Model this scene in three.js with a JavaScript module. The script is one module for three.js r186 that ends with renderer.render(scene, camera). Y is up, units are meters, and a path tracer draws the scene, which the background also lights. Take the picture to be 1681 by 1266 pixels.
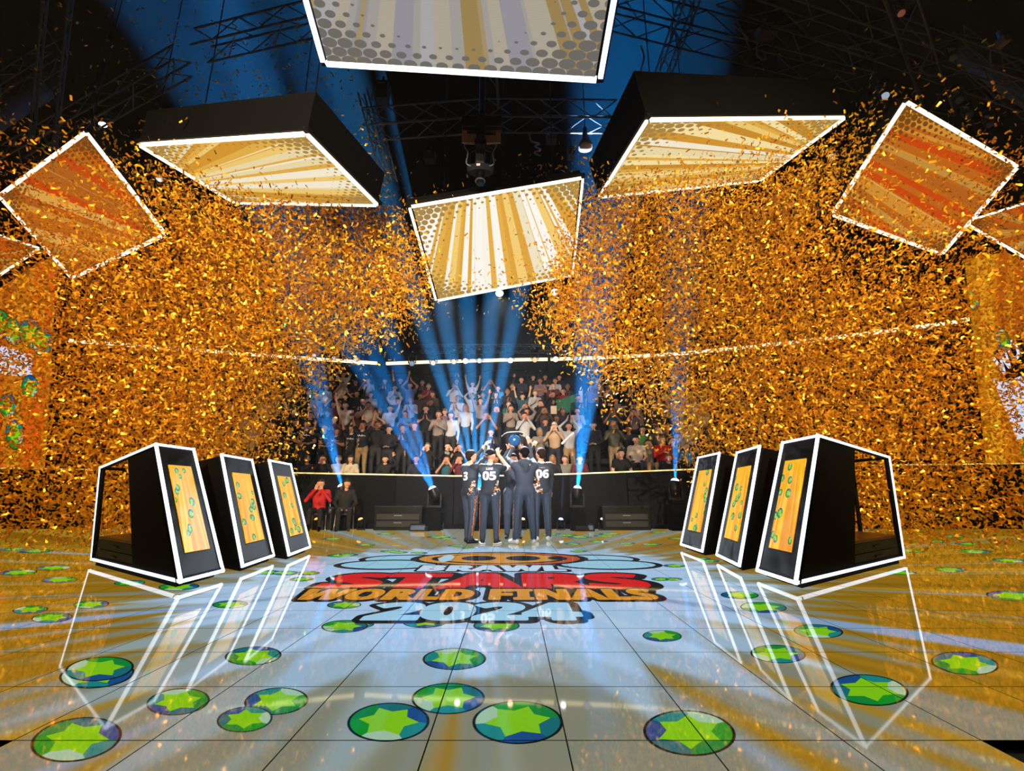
import * as THREE from 'three';
import { mergeGeometries, mergeVertices } from 'three/addons/utils/BufferGeometryUtils.js';
import { RoundedBoxGeometry } from 'three/addons/geometries/RoundedBoxGeometry.js';
import { RectAreaLightUniformsLib } from 'three/addons/lights/RectAreaLightUniformsLib.js';

RectAreaLightUniformsLib.init();
const scene = new THREE.Scene();
const renderer = new THREE.WebGLRenderer({ antialias: true });
renderer.toneMapping = THREE.LinearToneMapping;
renderer.toneMappingExposure = 1.0;
renderer.shadowMap.enabled = true;

// ---- camera: low on the stage floor, tilted up
const FOCAL = 760, EYE = 0.9, TILT = Math.atan(179 / 760);
const camera = new THREE.PerspectiveCamera(2 * Math.atan(633 / FOCAL) * 180 / Math.PI, 1681 / 1266, 0.05, 200);
camera.position.set(0, EYE, 0);
camera.rotation.x = TILT;

// ---- the dark hall and its haze
scene.background = new THREE.Color(0x000000);
scene.fog = new THREE.FogExp2(0xffffff, 0.0005);

// ---- unseen lamps before the stage, placed to light confetti, crowd and players (built in the rig section)
const UNSEEN_KEY_LIGHTS = [
  { at: [-2.8, 5.6, 2.2], to: [-4.6, 4.3, -9.4], cd: 880, angle: 0.52, color: 0xffe6b8 },
  { at: [2.8, 5.6, 2.2], to: [5.0, 4.4, -9.4], cd: 880, angle: 0.52, color: 0xffe6b8 },
  { at: [-6.4, 5.4, 1.8], to: [-9.0, 3.0, -10.0], cd: 230, angle: 0.55, color: 0xffa850 },
  { at: [6.4, 5.4, 1.8], to: [9.5, 3.0, -10.0], cd: 230, angle: 0.55, color: 0xffa850 },
  { at: [-0.5, 5.8, 2.4], to: [-0.4, 3.2, -15.5], cd: 820, angle: 0.3, color: 0xffe0c8 },
  { at: [0.7, 5.8, 2.4], to: [-0.2, 1.0, -9.3], cd: 700, angle: 0.12, color: 0xf2f0ff },
];

// ---- helpers
const V = (x, y, z) => new THREE.Vector3(x, y, z);
const sinT = Math.sin(TILT), cosT = Math.cos(TILT);
function ray(px, py) { const a = (px - 840.5) / FOCAL, b = (633 - py) / FOCAL; return V(a, b * cosT + sinT, b * sinT - cosT); }
function atHeight(px, py, h = 0) { const r = ray(px, py); return V(0, EYE, 0).addScaledVector(r, (h - EYE) / r.y); }
function atDepth(px, py, d) { const r = ray(px, py); return V(0, EYE, 0).addScaledVector(r, -d / r.z); }
function randomFrom(seed) { let s = seed | 0; return () => { s = (s + 0x6d2b79f5) | 0; let t = Math.imul(s ^ (s >>> 15), 1 | s); t = (t + Math.imul(t ^ (t >>> 7), 61 | t)) ^ t; return ((t ^ (t >>> 14)) >>> 0) / 4294967296; }; }
const taken = new Map();
function numbered(name) { const n = taken.get(name) ?? 0; taken.set(name, n + 1); return n ? `${name}_${String(n).padStart(3, '0')}` : name; }
function shade(o) { o.castShadow = true; o.receiveShadow = true; return o; }
function thing(name, label, category, group, at) {
  const o = new THREE.Group(); o.name = numbered(name); o.userData = { label, category };
  if (group) o.userData.group = group;
  if (at) o.position.copy(at);
  scene.add(o); return o;
}
function single(name, geometry, material, label, category, group) {
  const o = shade(new THREE.Mesh(geometry, material)); o.name = numbered(name); o.userData = { label, category };
  if (group) o.userData.group = group;
  scene.add(o); return o;
}
function structure(name, geometry, material) {
  const o = geometry ? shade(new THREE.Mesh(geometry, material)) : new THREE.Group(); o.name = name; o.userData = { kind: 'structure' };
  scene.add(o); return o;
}
function part(name, geometry, material, parent, label) {
  const o = shade(new THREE.Mesh(geometry, material)); o.name = name; if (label) o.userData = { label };
  parent.add(o); return o;
}
function merged(list) { return mergeGeometries(list.map((g) => { const h = g.index ? g.toNonIndexed() : g; for (const k of Object.keys(h.attributes)) if (!['position', 'normal', 'uv'].includes(k)) h.deleteAttribute(k); return h; })); }
const std = (color, roughness = 0.7, metalness = 0, more = {}) => new THREE.MeshStandardMaterial({ color, roughness, metalness, ...more });
const glow = (color, intensity = 1, base = 0x111111) => new THREE.MeshStandardMaterial({ color: base, roughness: 0.5, emissive: color, emissiveIntensity: intensity });
function box(w, h, d, x = 0, y = 0, z = 0, ry = 0) { const g = new THREE.BoxGeometry(w, h, d); if (ry) g.rotateY(ry); return g.translate(x, y, z); }
// straight bar of square section from a to b
function bar(a, b, w, h = w, grow = 0) {
  const d = b.clone().sub(a), L = d.length(); const g = new THREE.BoxGeometry(w, h, L + grow * 2);
  const m = new THREE.Matrix4().lookAt(a, b, Math.abs(d.y) > 0.95 * L ? V(0, 0, 1) : V(0, 1, 0)); m.setPosition(a.clone().add(b).multiplyScalar(0.5));
  return g.applyMatrix4(m);
}
function rod(a, b, r, seg = 6, r2 = r) {
  const d = b.clone().sub(a), L = d.length(), g = new THREE.CylinderGeometry(r2, r, L, seg, 1);
  return g.applyQuaternion(new THREE.Quaternion().setFromUnitVectors(V(0, 1, 0), d.normalize())).translate((a.x + b.x) / 2, (a.y + b.y) / 2, (a.z + b.z) / 2);
}
function tube(points, r, seg = 24, sides = 6) { return new THREE.TubeGeometry(new THREE.CatmullRomCurve3(points), seg, r, sides, false); }
// solid quad panel: corners in order round the front face, pushed back along minus the normal by t
function slab(c, t, away) {
  const n = c[1].clone().sub(c[0]).cross(c[3].clone().sub(c[0])).normalize();
  if (away && n.dot(away.clone().sub(c[0])) > 0) n.negate();       // n points to the viewer's side, away lies behind
  const b = c.map((p) => p.clone().addScaledVector(n, -t)), pos = [], uv = [];
  const quad = (q, w, u) => { const nn = q[1].clone().sub(q[0]).cross(q[2].clone().sub(q[0])); const order = nn.dot(w) >= 0 ? [0, 1, 2, 0, 2, 3] : [0, 2, 1, 0, 3, 2]; for (const k of order) { pos.push(q[k].x, q[k].y, q[k].z); uv.push(u[k][0], u[k][1]); } };
  const U = [[0, 1], [1, 1], [1, 0], [0, 0]], mid = c.reduce((s, p) => s.add(p), V(0, 0, 0)).multiplyScalar(0.25);
  quad(c, n, U); quad(b, n.clone().negate(), U);
  for (let k = 0; k < 4; k++) { const q = [c[k], c[(k + 1) % 4], b[(k + 1) % 4], b[k]]; quad(q, q[0].clone().add(q[1]).multiplyScalar(0.5).sub(mid), [[0, 0], [1, 0], [1, 0.02], [0, 0.02]]); }
  const g = new THREE.BufferGeometry(); g.setAttribute('position', new THREE.Float32BufferAttribute(pos, 3)); g.setAttribute('uv', new THREE.Float32BufferAttribute(uv, 2)); g.computeVertexNormals(); return g;
}
const lerp3 = (a, b, t) => a.clone().lerp(b, t);
const bil = (c, u, v) => lerp3(lerp3(c[0], c[1], u), lerp3(c[3], c[2], u), v);   // c in order TL TR BR BL, v downwards
function canvasTexture(w, h, draw) {
  const c = document.createElement('canvas'); c.width = w; c.height = h; draw(c.getContext('2d'), w, h);
  const t = new THREE.CanvasTexture(c); t.colorSpace = THREE.SRGBColorSpace; t.wrapS = t.wrapT = THREE.ClampToEdgeWrapping; t.magFilter = THREE.LinearFilter; return t;
}
const ordinal = (n) => ['first', 'second', 'third', 'fourth', 'fifth', 'sixth', 'seventh', 'eighth', 'ninth', 'tenth', 'eleventh', 'twelfth', 'thirteenth', 'fourteenth', 'fifteenth', 'sixteenth', 'seventeenth', 'eighteenth', 'nineteenth', 'twentieth', 'twenty-first', 'twenty-second', 'twenty-third', 'twenty-fourth', 'twenty-fifth', 'twenty-sixth', 'twenty-seventh', 'twenty-eighth', 'twenty-ninth', 'thirtieth'][n];

const dull = (color) => new THREE.MeshPhysicalMaterial({ color, roughness: 0.75, specularIntensity: 0.25 });
// materials used all over
const M = {
  black: dull(0x040507), blackGloss: std(0x08090c, 0.25), darkGrey: std(0x1b1d21, 0.6), steel: std(0x8a8f96, 0.38, 0.85), rigMetal: std(0x5a5f66, 0.5, 0.2),
  blackMetal: std(0x141518, 0.42, 0.5), strip: glow(0xe4eeff, 1.7, 0xdddddd), stripWarm: glow(0xfff0cf, 1.7, 0xdddddd), stripGold: glow(0xffeeb0, 1.9, 0xdddddd), stripYellow: glow(0xeccf62, 0.85, 0xdddddd),
};
// ================= stage floor: video tiles with recessed joints =================
const TILE_X = 0.52, TILE_Z = 0.5, SEAM_X = 0.205, SEAM_Z = 0.0;
function gem(g, x, y, r, turn) {      // round cut stone seen from above: star table, six facets, dark rim
  g.save(); g.translate(x, y); g.rotate(turn);
  g.beginPath(); g.arc(0, 0, r, 0, 7); g.fillStyle = '#07100c'; g.fill();
  const R = r * 0.94, cols = ['#129a26', '#0f8a3a', '#166f78', '#174f8c', '#1a8a86', '#a9cfae'];
  for (let k = 0; k < 6; k++) { g.beginPath(); g.moveTo(0, 0); g.arc(0, 0, R, k * Math.PI / 3, (k + 1) * Math.PI / 3 + 0.01); g.closePath(); g.fillStyle = cols[k]; g.fill(); }
  g.beginPath();
  for (let k = 0; k < 12; k++) { const a = k * Math.PI / 6, q = k % 2 ? R * 0.52 : R * 0.8; g[k ? 'lineTo' : 'moveTo'](Math.cos(a) * q, Math.sin(a) * q); }
  g.closePath(); g.fillStyle = '#86d016'; g.fill();
  g.restore();
}
// centre and half width in the photograph of every stone on the floor
const GEMS = [[127, 1211, 72], [160, 1106, 60], [164, 1097, 55], [293, 1151, 51], [454, 1150, 52], [402, 1180, 45], [416, 1076, 46], [638, 1183, 67], [736, 1145, 60], [850, 1183, 74], [746, 1081, 52], [1131, 1200, 75], [1426, 1131, 63], [1583, 1088, 54], [1343, 1036, 40], [1277, 1073, 45], [1253, 997, 38], [1087, 1044, 32], [1214, 977, 31], [1660, 978, 40], [1480, 940, 24], [590, 1025, 24], [566, 1028, 38], [697, 1021, 36], [815, 1027, 38], [930, 1017, 30], [565, 993, 28], [378, 992, 29], [150, 992, 29], [86, 1014, 33], [50, 1001, 28], [98, 952, 29], [30, 940, 30], [88, 932, 28], [213, 957, 25], [294, 963, 33], [440, 940, 22], [470, 941, 22], [505, 941, 20], [495, 951, 20], [640, 905, 16], [560, 912, 22], [572, 911, 16], [688, 908, 14], [655, 907, 15], [633, 877, 15], [720, 882, 22], [748, 896, 13], [770, 900, 12], [735, 884, 14], [905, 877, 16], [930, 879, 18], [952, 882, 20], [1000, 877, 18], [990, 880, 16], [940, 893, 13], [982, 889, 16], [1030, 892, 13], [1070, 894, 16], [1018, 929, 12], [1107, 929, 18], [1085, 951, 16], [1106, 951, 14], [1150, 917, 16], [1165, 921, 16], [1540, 889, 30], [1495, 905, 22], [1565, 881, 26], [1590, 893, 24], [1500, 866, 24], [1600, 905, 26], [1445, 880, 26], [180, 880, 24], [60, 905, 26], [20, 902, 20], [210, 868, 20], [1655, 920, 26], [1560, 935, 26], [870, 913, 12], [950, 905, 14], [600, 895, 16], [545, 885, 16], [1080, 874, 14], [1110, 884, 14]];
function drawFloor(g, X0, Z0, s, W, Hh) {      // world x to the right, depth upwards; s pixels per metre, (X0, Z0) at the top left
  const X = (x) => (x - X0) * s, Y = (z) => (z - Z0) * s;
  // sunburst of the picture on the video floor: pale blue heart with long fingers, golden rays fanning out to the sides
  const cx = -0.25, cz = -5.6, rnd = randomFrom(71), at = (r, t) => [X(cx + Math.cos(t) * r), Y(cz + Math.sin(t) * r)];
  const fan = (a, w, r0, r1, color) => { g.beginPath(); g.moveTo(...at(r0, a)); g.lineTo(...at(r1, a - w)); g.lineTo(...at(r1, a + w)); g.closePath(); g.fillStyle = color; g.fill(); };
  const star = (n, lo, hi, squash, color, seed) => { const q = randomFrom(seed); g.beginPath(); for (let i = 0; i < n * 2; i++) { const a = (i + (q() - 0.5) * 0.5) / n * Math.PI, r = i % 2 ? lo * (0.9 + q() * 0.2) : lo + (hi - lo) * q(); g[i ? 'lineTo' : 'moveTo'](X(cx + Math.cos(a) * r * squash), Y(cz + Math.sin(a) * r)); } g.closePath(); g.fillStyle = color; g.fill(); };
  g.fillStyle = '#8b8d78'; g.fillRect(0, 0, W, Hh); g.filter = `blur(${Math.max(1, 0.03 * s).toFixed(1)}px)`;
  for (const s0 of [0, Math.PI]) {          // golden sectors to both sides, with a ragged inner edge
    const q = randomFrom(s0 ? 3 : 8); g.beginPath(); g.moveTo(...at(48, s0 - 0.95)); for (let k = 0; k <= 40; k++) { const a = s0 - 0.95 + 1.9 * k / 40; g.lineTo(...at(k % 2 ? 2.5 + q() * 0.5 : 3.1 + q() * 1.5, a)); } g.lineTo(...at(48, s0 + 0.95)); g.lineTo(...at(70, s0)); g.closePath(); g.fillStyle = '#9c7414'; g.fill();
  }
  for (let k = 0; k < 60; k++) { const a = k / 60 * Math.PI * 2 + (rnd() - 0.5) * 0.08, toward = Math.sin(a) > 0.3, sideways = Math.abs(Math.cos(a)); if (toward && rnd() > 0.62) continue; fan(a, 0.018 + rnd() * 0.026, 1.9 + rnd() * 1.5, 48, sideways > 0.6 ? ['#a9811c', '#8a6814', '#b38d2a'][k % 3] : ['#a87f1a', '#b08824', '#a37a18'][k % 3]); }
  for (let k = 0; k < 34; k++) { const a = k / 34 * Math.PI * 2 + (rnd() - 0.5) * 0.2; fan(a, 0.005 + rnd() * 0.015, 1.8, 48, Math.abs(Math.cos(a)) > 0.6 ? ['#8c8f78', '#8a9aa6', '#87805a'][k % 3] : ['#97a4a0', '#93a6ba', '#9a9c86'][k % 3]); }
  star(30, 2.9, 4.4, 0.9, '#9cabaa', 5); star(34, 2.7, 3.7, 0.94, '#a6c2d8', 6); star(40, 2.4, 3.2, 0.98, '#b2d4f6', 7);
  for (let k = 0; k < 14; k++) fan(k / 14 * Math.PI * 2 + 0.2, 0.03, 0.2, 3.0, '#bbdaf8');
  for (const [a, w, r1] of [[0.66, 0.04, 9], [2.58, 0.03, 8]]) fan(a, w, 0.4, r1, '#8fabce');
  g.filter = 'none';
  GEMS.forEach(([px, py, w], i) => { const p = atHeight(px, py, 0), r = Math.abs(atHeight(px + w, py, 0).x - p.x); 
    // the stones lie as ovals that widen towards the sides of the stage
    const slope = Math.max(-0.9, Math.min(0.9, p.x / -p.z)); g.save(); g.translate(X(p.x), Y(p.z)); g.transform(1, 0, -slope * 0.8, 1, 0, 0); gem(g, 0, 0, Math.min(r, 0.26) * s, i * 0.9 + 2.2); g.restore(); });
  // lettering of the event in the middle of the stage
  const word = (text, x0, x1, z0, z1, fill, edge, slant = 0, font = '900 100px sans-serif') => {   // fitted into x0..x1, far edge z0, near edge z1
    g.save(); g.font = font; g.textBaseline = 'alphabetic'; const m = g.measureText(text), w = m.width, asc = m.actualBoundingBoxAscent || 74;
    g.translate(X(x0), Y(z1)); g.transform((X(x1) - X(x0)) / w, 0, slant, (Y(z1) - Y(z0)) / asc, 0, 0);
    g.lineJoin = 'round'; g.strokeStyle = '#0b0b0d'; g.lineWidth = edge; g.strokeText(text, 0, 0); g.translate(3, 4); g.strokeText(text, 0, 0); g.translate(-3, -4);
    g.lineWidth = 7; g.strokeStyle = fill; g.strokeText(text, 0, 0); g.fillStyle = fill; g.fillText(text, 0, 0); g.restore();
  };
  const oval = (x, z, rx, rz, c) => { g.beginPath(); g.ellipse(X(x), Y(z), rx * s, rz * s, 0, 0, 7); g.fillStyle = c; g.fill(); };
  for (const sgn of [-1, 1]) {     // pale blue wings of the emblem
    for (const [dx, dz, rx, rz] of [[1.3, -7.05, 0.62, 0.38], [1.45, -6.5, 0.62, 0.36]]) { oval(-0.18 + sgn * dx, dz, rx + 0.09, rz + 0.1, '#0b0b0d'); oval(-0.18 + sgn * dx, dz, rx, rz, '#9fd6ef'); }
  }
  oval(-0.18, -7.1, 1.28, 0.76, '#0b0b0d'); oval(-0.18, -7.1, 1.16, 0.66, '#d8942a');
  g.save(); g.beginPath(); g.rect(X(0.22), 0, s * 4, Hh); g.clip(); oval(-0.18, -7.1, 1.16, 0.66, '#c8541c'); g.restore();
  oval(-0.18, -7.1, 0.98, 0.54, '#0b0b0d'); oval(-0.18, -7.12, 0.9, 0.48, '#dd9a2e');
  for (const x of [-0.48, 0.16]) oval(x, -7.12, 0.25, 0.27, '#0b0b0d');
  oval(-0.95, -7.12, 0.1, 0.38, '#b9def5'); oval(0.62, -7.12, 0.1, 0.18, '#0b0b0d'); oval(-0.16, -6.72, 0.3, 0.11, '#dd9a2e');
  word('STARS', -1.98, 1.42, -5.78, -4.92, '#e3100f', 20);
  word('BRAWL', -1.18, 0.66, -6.42, -5.98, '#cfe6fb', 20);
  word('WORLD FINALS', -1.95, 1.32, -4.86, -4.42, '#e39a1c', 28);
  word('2024', -1.12, 0.52, -4.28, -3.74, '#a8dcf8', 22);
}
{
  const zone = [];
  const make = (x0, z0, wm, hm, px) => { const s = px / wm, w = px, h = Math.round(hm * s); const t = canvasTexture(w, h, (g) => drawFloor(g, x0, z0, s, w, h)); zone.push({ x0, z0, wm, hm, m: new THREE.MeshPhysicalMaterial({ color: 0x0c0d0f, roughness: 0.035, ior: 1.42, emissive: 0xffffff, emissiveIntensity: 0.76, emissiveMap: t }) }); };
  make(SEAM_X - TILE_X * 10, -5.5, TILE_X * 10, 4.5, 1960); make(SEAM_X, -5.5, TILE_X * 10, 4.5, 1960); make(-7.5, -14, 15, 9.5, 2048); make(-32, -32, 64, 33, 1536);
  const floor = structure('floor', box(66, 0.1, 34, 0, -0.075, -15), std(0x020203, 0.9));   // the dark deck the tiles lie on: it shows in the joints
  const tileGeometry = (x, z, q, w = TILE_X, d = TILE_Z, gap = 0.0055) => {
    const g = new THREE.BoxGeometry(w - gap, 0.022, d - gap).translate(0, -0.011, 0), uv = g.attributes.uv, p = g.attributes.position;
    for (let i = 0; i < uv.count; i++) uv.setXY(i, (x + p.getX(i) - q.x0) / q.wm, 1 - (z + p.getZ(i) - q.z0) / q.hm);
    return g;
  };
  const cells = [], edgeM = std(0x040405, 0.9);
  const back = (x) => -12.75 - Math.max(0, Math.abs(x + 0.3) - 5.5) * 0.9;     // the stage runs out to both sides behind the consoles
  for (let i = -46; i < 46; i++) for (let j = 2; j < 60; j++) {
    const x = SEAM_X + (i + 0.5) * TILE_X, z = SEAM_Z - (j + 0.5) * TILE_Z;
    if (z < back(x) || z < -27 || Math.abs(x) > 22) continue;
    if (z > -2.0 && Math.abs(x) > 1.62 && Math.abs(x) + z > -0.4 + 0.35) { if (Math.abs(x) > 1.82) continue; }
    if (Math.abs(x) > 1.45 * -z + 0.6) continue;
    const d = -z, size = (TILE_X / d) * (TILE_Z * EYE / (d * d)); cells.push({ x, z, size });
  }
  cells.sort((a, b) => b.size - a.size);
  const rest = zone.map(() => []);
  cells.forEach((c, k) => {
    const zi = zone.findIndex((q) => c.x - 0.2598 >= q.x0 && c.x + 0.2598 <= q.x0 + q.wm && c.z - 0.2498 >= q.z0 && c.z + 0.2498 <= q.z0 + q.hm); if (zi < 0) return;
    const g = tileGeometry(c.x, c.z, zone[zi]); if (k >= 300) { const top = g.index.array.slice(12, 18); g.setIndex([...top]); }
    if (k < 300) { const t = part('led_floor_tile', g, [edgeM, edgeM, zone[zi].m, edgeM, edgeM, edgeM], floor); t.position.set(c.x, 0, c.z); } else rest[zi].push(g.translate(c.x, 0, c.z));
  });
  rest.forEach((list, zi) => { if (list.length) { const t = part('led_floor_tiles_far', merged(list), zone[zi].m, floor); t.userData.kind = 'stuff'; } });
}
// ================= player consoles with leaning screens and white light frames =================
function boothScreen(seed) {
  return canvasTexture(256, 560, (g, w, h) => {
    const r = randomFrom(seed); g.fillStyle = '#f7b50f'; g.fillRect(0, 0, w, h);
    for (let k = 0; k < 16; k++) { const x = r() * w * 1.4 - w * 0.2, a = 10 + r() * 30; g.beginPath(); g.moveTo(w * 0.5 + (x - w * 0.5) * 0.5, 0); g.lineTo(x - a, h); g.lineTo(x + a * 0.4, h); g.closePath(); g.fillStyle = ['#ffc61a', '#f29d10', '#fbd03a', '#ee960c'][k % 4]; g.fill(); }
    for (let k = 0; k < 11; k++) gem(g, r() * w, (0.03 + 0.94 * r()) * h, 17 + r() * 14, r() * 6);
  });
}
const BOOTHS = [   // front-near, front-far, rear-near corner of the light frame; then the three corners above them (photograph)
  ['right', 1, [[1307, 955], [1245, 935], [1482, 914], [1343, 717], [1278, 728], [1458, 752]], 'nearest black player console on the right with open rear, white light frame'],
  ['right', 2, [[1214, 927], [1170, 906], null, [1247, 734], [1200, 740], [1276, 743]], 'middle black player console of the right row, behind the open-backed one'],
  ['right', 3, [[1153, 904], [1119, 893], null, [1181, 745], [1146, 748], [1206, 750]], 'farthest black player console of the right row, nearest the crowd barrier'],
  ['left', 1, [[296, 953], [364, 936], [152, 917], [256, 731], [328, 743], [166, 769]], 'nearest black player console on the left with open rear, white light frame'],
  ['left', 2, [[398, 928], [448, 911], null, [364, 748], [416, 752], [338, 752]], 'middle black player console of the left row, behind the open-backed one'],
  ['left', 3, [[474, 910], [511, 896], null, [442, 757], [482, 759], [424, 761]], 'farthest black player console of the left row, nearest the crowd barrier'],
];
const boothDir = {};
for (const [side, k, q, label] of BOOTHS) {
  const y0 = 0.08, A = atHeight(...q[0], y0), B0 = atHeight(...q[1], y0);
  let C;
  if (q[2]) { C = atHeight(...q[2], y0); boothDir[side] = C.clone().sub(A); } else C = A.clone().addScaledVector(boothDir[side], 0.62);
  const onSide = (px, py) => { const n = C.clone().sub(A).cross(V(0, 1, 0)), r = ray(px, py); return V(0, EYE, 0).addScaledVector(r, A.clone().sub(V(0, EYE, 0)).dot(n) / r.dot(n)); };
  const At = onSide(...q[3]), Ct = onSide(...q[5]); Ct.y = Math.min(Ct.y, At.y - 0.02);
  if (!q[2]) { Ct.copy(C).addScaledVector(boothDir[side], 0.02).setY(At.y - 0.06); }
  const n = B0.clone().sub(A).cross(At.clone().sub(A)), rb = ray(...q[4]), Bt = V(0, EYE, 0).addScaledVector(rb, A.clone().sub(V(0, EYE, 0)).dot(n) / rb.dot(n));
  const wide = Math.min(1, 1.02 / B0.clone().sub(A).length()); const B = q[2] ? B0 : A.clone().lerp(B0, wide);
  Bt.copy(B).add(At).sub(A);                              // both cheeks alike
  const D = C.clone().add(B).sub(A), Dt = Ct.clone().add(B).sub(A), base = A.clone().add(D).multiplyScalar(0.5).setY(0);
  const t = thing('player_console', label, 'console', `${side} row of player consoles`, base);
  const L = (p) => p.clone().sub(base), c = { A: L(A), B: L(B), C: L(C), D: L(D), At: L(At), Bt: L(Bt), Ct: L(Ct), Dt: L(Dt) }, inside = c.A.clone().add(c.Dt).multiplyScalar(0.5);
  const shrink = (p, f = 0.93) => { const o = inside.clone().setY(p.y); return o.lerp(p, f); };
  // plinth
  const foot = [c.A, c.B, c.D, c.C].map((p) => shrink(p, 0.92).setY(0.08));
  part('plinth', slab(foot, 0.08, V(0, -1, 0)), M.black, t);
  part('base_plate', slab([c.A, c.B, c.D, c.C].map((p) => p.clone().setY(0.11)), 0.03, V(inside.x, -1, inside.z)), M.black, t);
  // front panel with the screen standing on it
  part('front_panel', slab([c.At, c.Bt, c.B, c.A].map((p) => p.clone()), 0.05, inside), M.black, t);
  const face = [c.At, c.Bt, c.B, c.A], nf = face[1].clone().sub(face[0]).cross(face[3].clone().sub(face[0])).normalize(); if (nf.dot(inside.clone().sub(face[0])) > 0) nf.negate();
  const u0 = 0.2, u1 = 0.8, v0 = 0.17, v1 = 0.84, sc = [bil(face, u0, v0), bil(face, u1, v0), bil(face, u1, v1), bil(face, u0, v1)].map((p) => p.addScaledVector(nf, 0.012));
  const flip = side === 'right' ? [sc[1], sc[0], sc[3], sc[2]] : sc;
  part('screen', slab(flip, 0.01, inside), new THREE.MeshPhysicalMaterial({ color: 0x050505, roughness: 0.5, specularIntensity: 0.2, emissive: 0xffffff, emissiveIntensity: 1.0, emissiveMap: boothScreen(k * 17 + (side === 'left' ? 5 : 40)) }), t, 'upright screen with green stones on orange yellow');
  // cheeks: closed in front, open behind
  const cut = q[2] ? 0.47 : 1, back = (p0, p1) => lerp3(p0, p1, cut);
  part('side_panel', slab([c.At, back(c.At, c.Ct), back(c.A, c.C), c.A], 0.03, inside), M.black, t);
  part('side_panel', slab([c.Bt, back(c.Bt, c.Dt), back(c.B, c.D), c.B], 0.03, inside), M.black, t);
  part('roof', slab([c.At, c.Bt, back(c.Bt, c.Dt), back(c.At, c.Ct)], 0.03, inside), M.black, t);
  if (q[2]) {
    // desk with drawers in the open rear
    const yd = 0.36, at2 = (p, pt) => lerp3(p, pt, (yd - 0.08) / (pt.y - 0.08));
    const d4 = [back(c.A, c.C), c.C, c.D, back(c.B, c.D)].map((p) => shrink(p, 0.95).setY(yd));
    const desk = part('desk_top', slab(d4, 0.03, V(inside.x, -1, inside.z)), std(0x4a2f1c, 0.35), t, 'brown wooden desk top');
    const e4 = [back(c.A, c.C), c.C].map((p) => shrink(p, 0.955));
    for (let r = 0; r < 2; r++) {
      const y1 = yd - 0.035 - r * 0.12, y2 = y1 - 0.11, dr = part('drawer', slab([e4[0].clone().setY(y1), e4[1].clone().setY(y1), e4[1].clone().setY(y2), e4[0].clone().setY(y2)], 0.3, inside), M.darkGrey, t);
      const m0 = lerp3(e4[0], e4[1], 0.42).setY((y1 + y2) / 2), m1 = lerp3(e4[0], e4[1], 0.58).setY((y1 + y2) / 2), off = m0.clone().sub(inside).setY(0).normalize().multiplyScalar(0.012);
      part('handle', bar(m0.add(off), m1.add(off), 0.02, 0.014), M.blackMetal, dr);
    }
    part('rear_frame', merged([...[['At', 'Ct'], ['Bt', 'Dt'], ['Ct', 'Dt'], ['C', 'Ct'], ['D', 'Dt']].map(([a, b]) => bar(shrink(c[a], 0.965), shrink(c[b], 0.965), 0.04))]), M.black, t);
  } else part('rear_panel', slab([c.Ct, c.Dt, c.D, c.C], 0.03, inside), M.black, t);
  // white light strips along the edges
  const out = (p, f = 1.012) => inside.clone().lerp(p, f), w = 0.029;
  const strips = q[2] ? [['A', 'B'], ['A', 'At'], ['B', 'Bt'], ['At', 'Bt'], ['At', 'Ct'], ['Ct', 'C'], ['A', 'C']] : [['A', 'B'], ['A', 'At'], ['B', 'Bt'], ['At', 'Bt']];
  for (const [a, b] of strips) part('light_strip', bar(out(c[a]), out(c[b]), w, w, w / 2), M.strip, t);
}
// ================= hanging video screens =================
// Four corners in the photograph give a parallelogram up to its distance; k sets the distance.
function parallelogram(q, k) {
  const r = q.map((p) => ray(...p));
  // r0 - d1 r1 + d2 r2 - d3 r3 = 0
  const m = new THREE.Matrix3().set(r[1].x, -r[2].x, r[3].x, r[1].y, -r[2].y, r[3].y, r[1].z, -r[2].z, r[3].z).invert(), d = r[0].clone().applyMatrix3(m);
  return [1, d.x, d.y, d.z].map((s, i) => V(0, EYE, 0).addScaledVector(r[i], s * k));
}
function sunburst(seed, { ground, rays, dots, centre = [0.5, 0.5], size = [768, 640], spread = 0.42, dot = 15 }) {
  return canvasTexture(size[0], size[1], (g, w, h) => {
    const r = randomFrom(seed), cx = centre[0] * w, cy = centre[1] * h, far = (w + h) * 3; g.fillStyle = ground; g.fillRect(0, 0, w, h);
    const near = centre[0] > 0 && centre[0] < 1 && centre[1] > 0 && centre[1] < 1, aim = Math.atan2(h / 2 - cy, w / 2 - cx), K = 46;
    for (let k = 0; k < K; k++) { const a = near ? k / K * Math.PI * 2 : aim + (k / K - 0.5) * 1.7 + (r() - 0.5) * 0.05, u = near ? 0.02 + r() * 0.07 : 0.006 + r() * 0.03; g.beginPath(); g.moveTo(cx, cy); g.lineTo(cx + Math.cos(a - u) * far, cy + Math.sin(a - u) * far); g.lineTo(cx + Math.cos(a + u) * far, cy + Math.sin(a + u) * far); g.closePath(); g.fillStyle = rays[Math.floor(r() * rays.length)]; g.fill(); }
    // ring of printed dots growing towards the edge
    const step = dot * 2.3;
    for (let j = -1, y = 0; y < h + step; j++, y += step * 0.86) for (let x = (j % 2 ? step / 2 : 0); x < w + step; x += step) {
      const e = Math.hypot((x - w / 2) / (w / 2), (y - h / 2) / (h / 2)), q = (e - spread - 0.34) * 1.9; if (q <= 0.06) continue;
      g.beginPath(); g.arc(x, y, Math.min(dot * 1.12, dot * q * 1.3), 0, 7); g.fillStyle = dots; g.fill();
    }
    // black rows of the lamp grid, very fine
    g.fillStyle = 'rgba(0,0,0,0.10)'; for (let y = 0; y < h; y += 3) g.fillRect(0, y, w, 1);
  });
}
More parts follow.
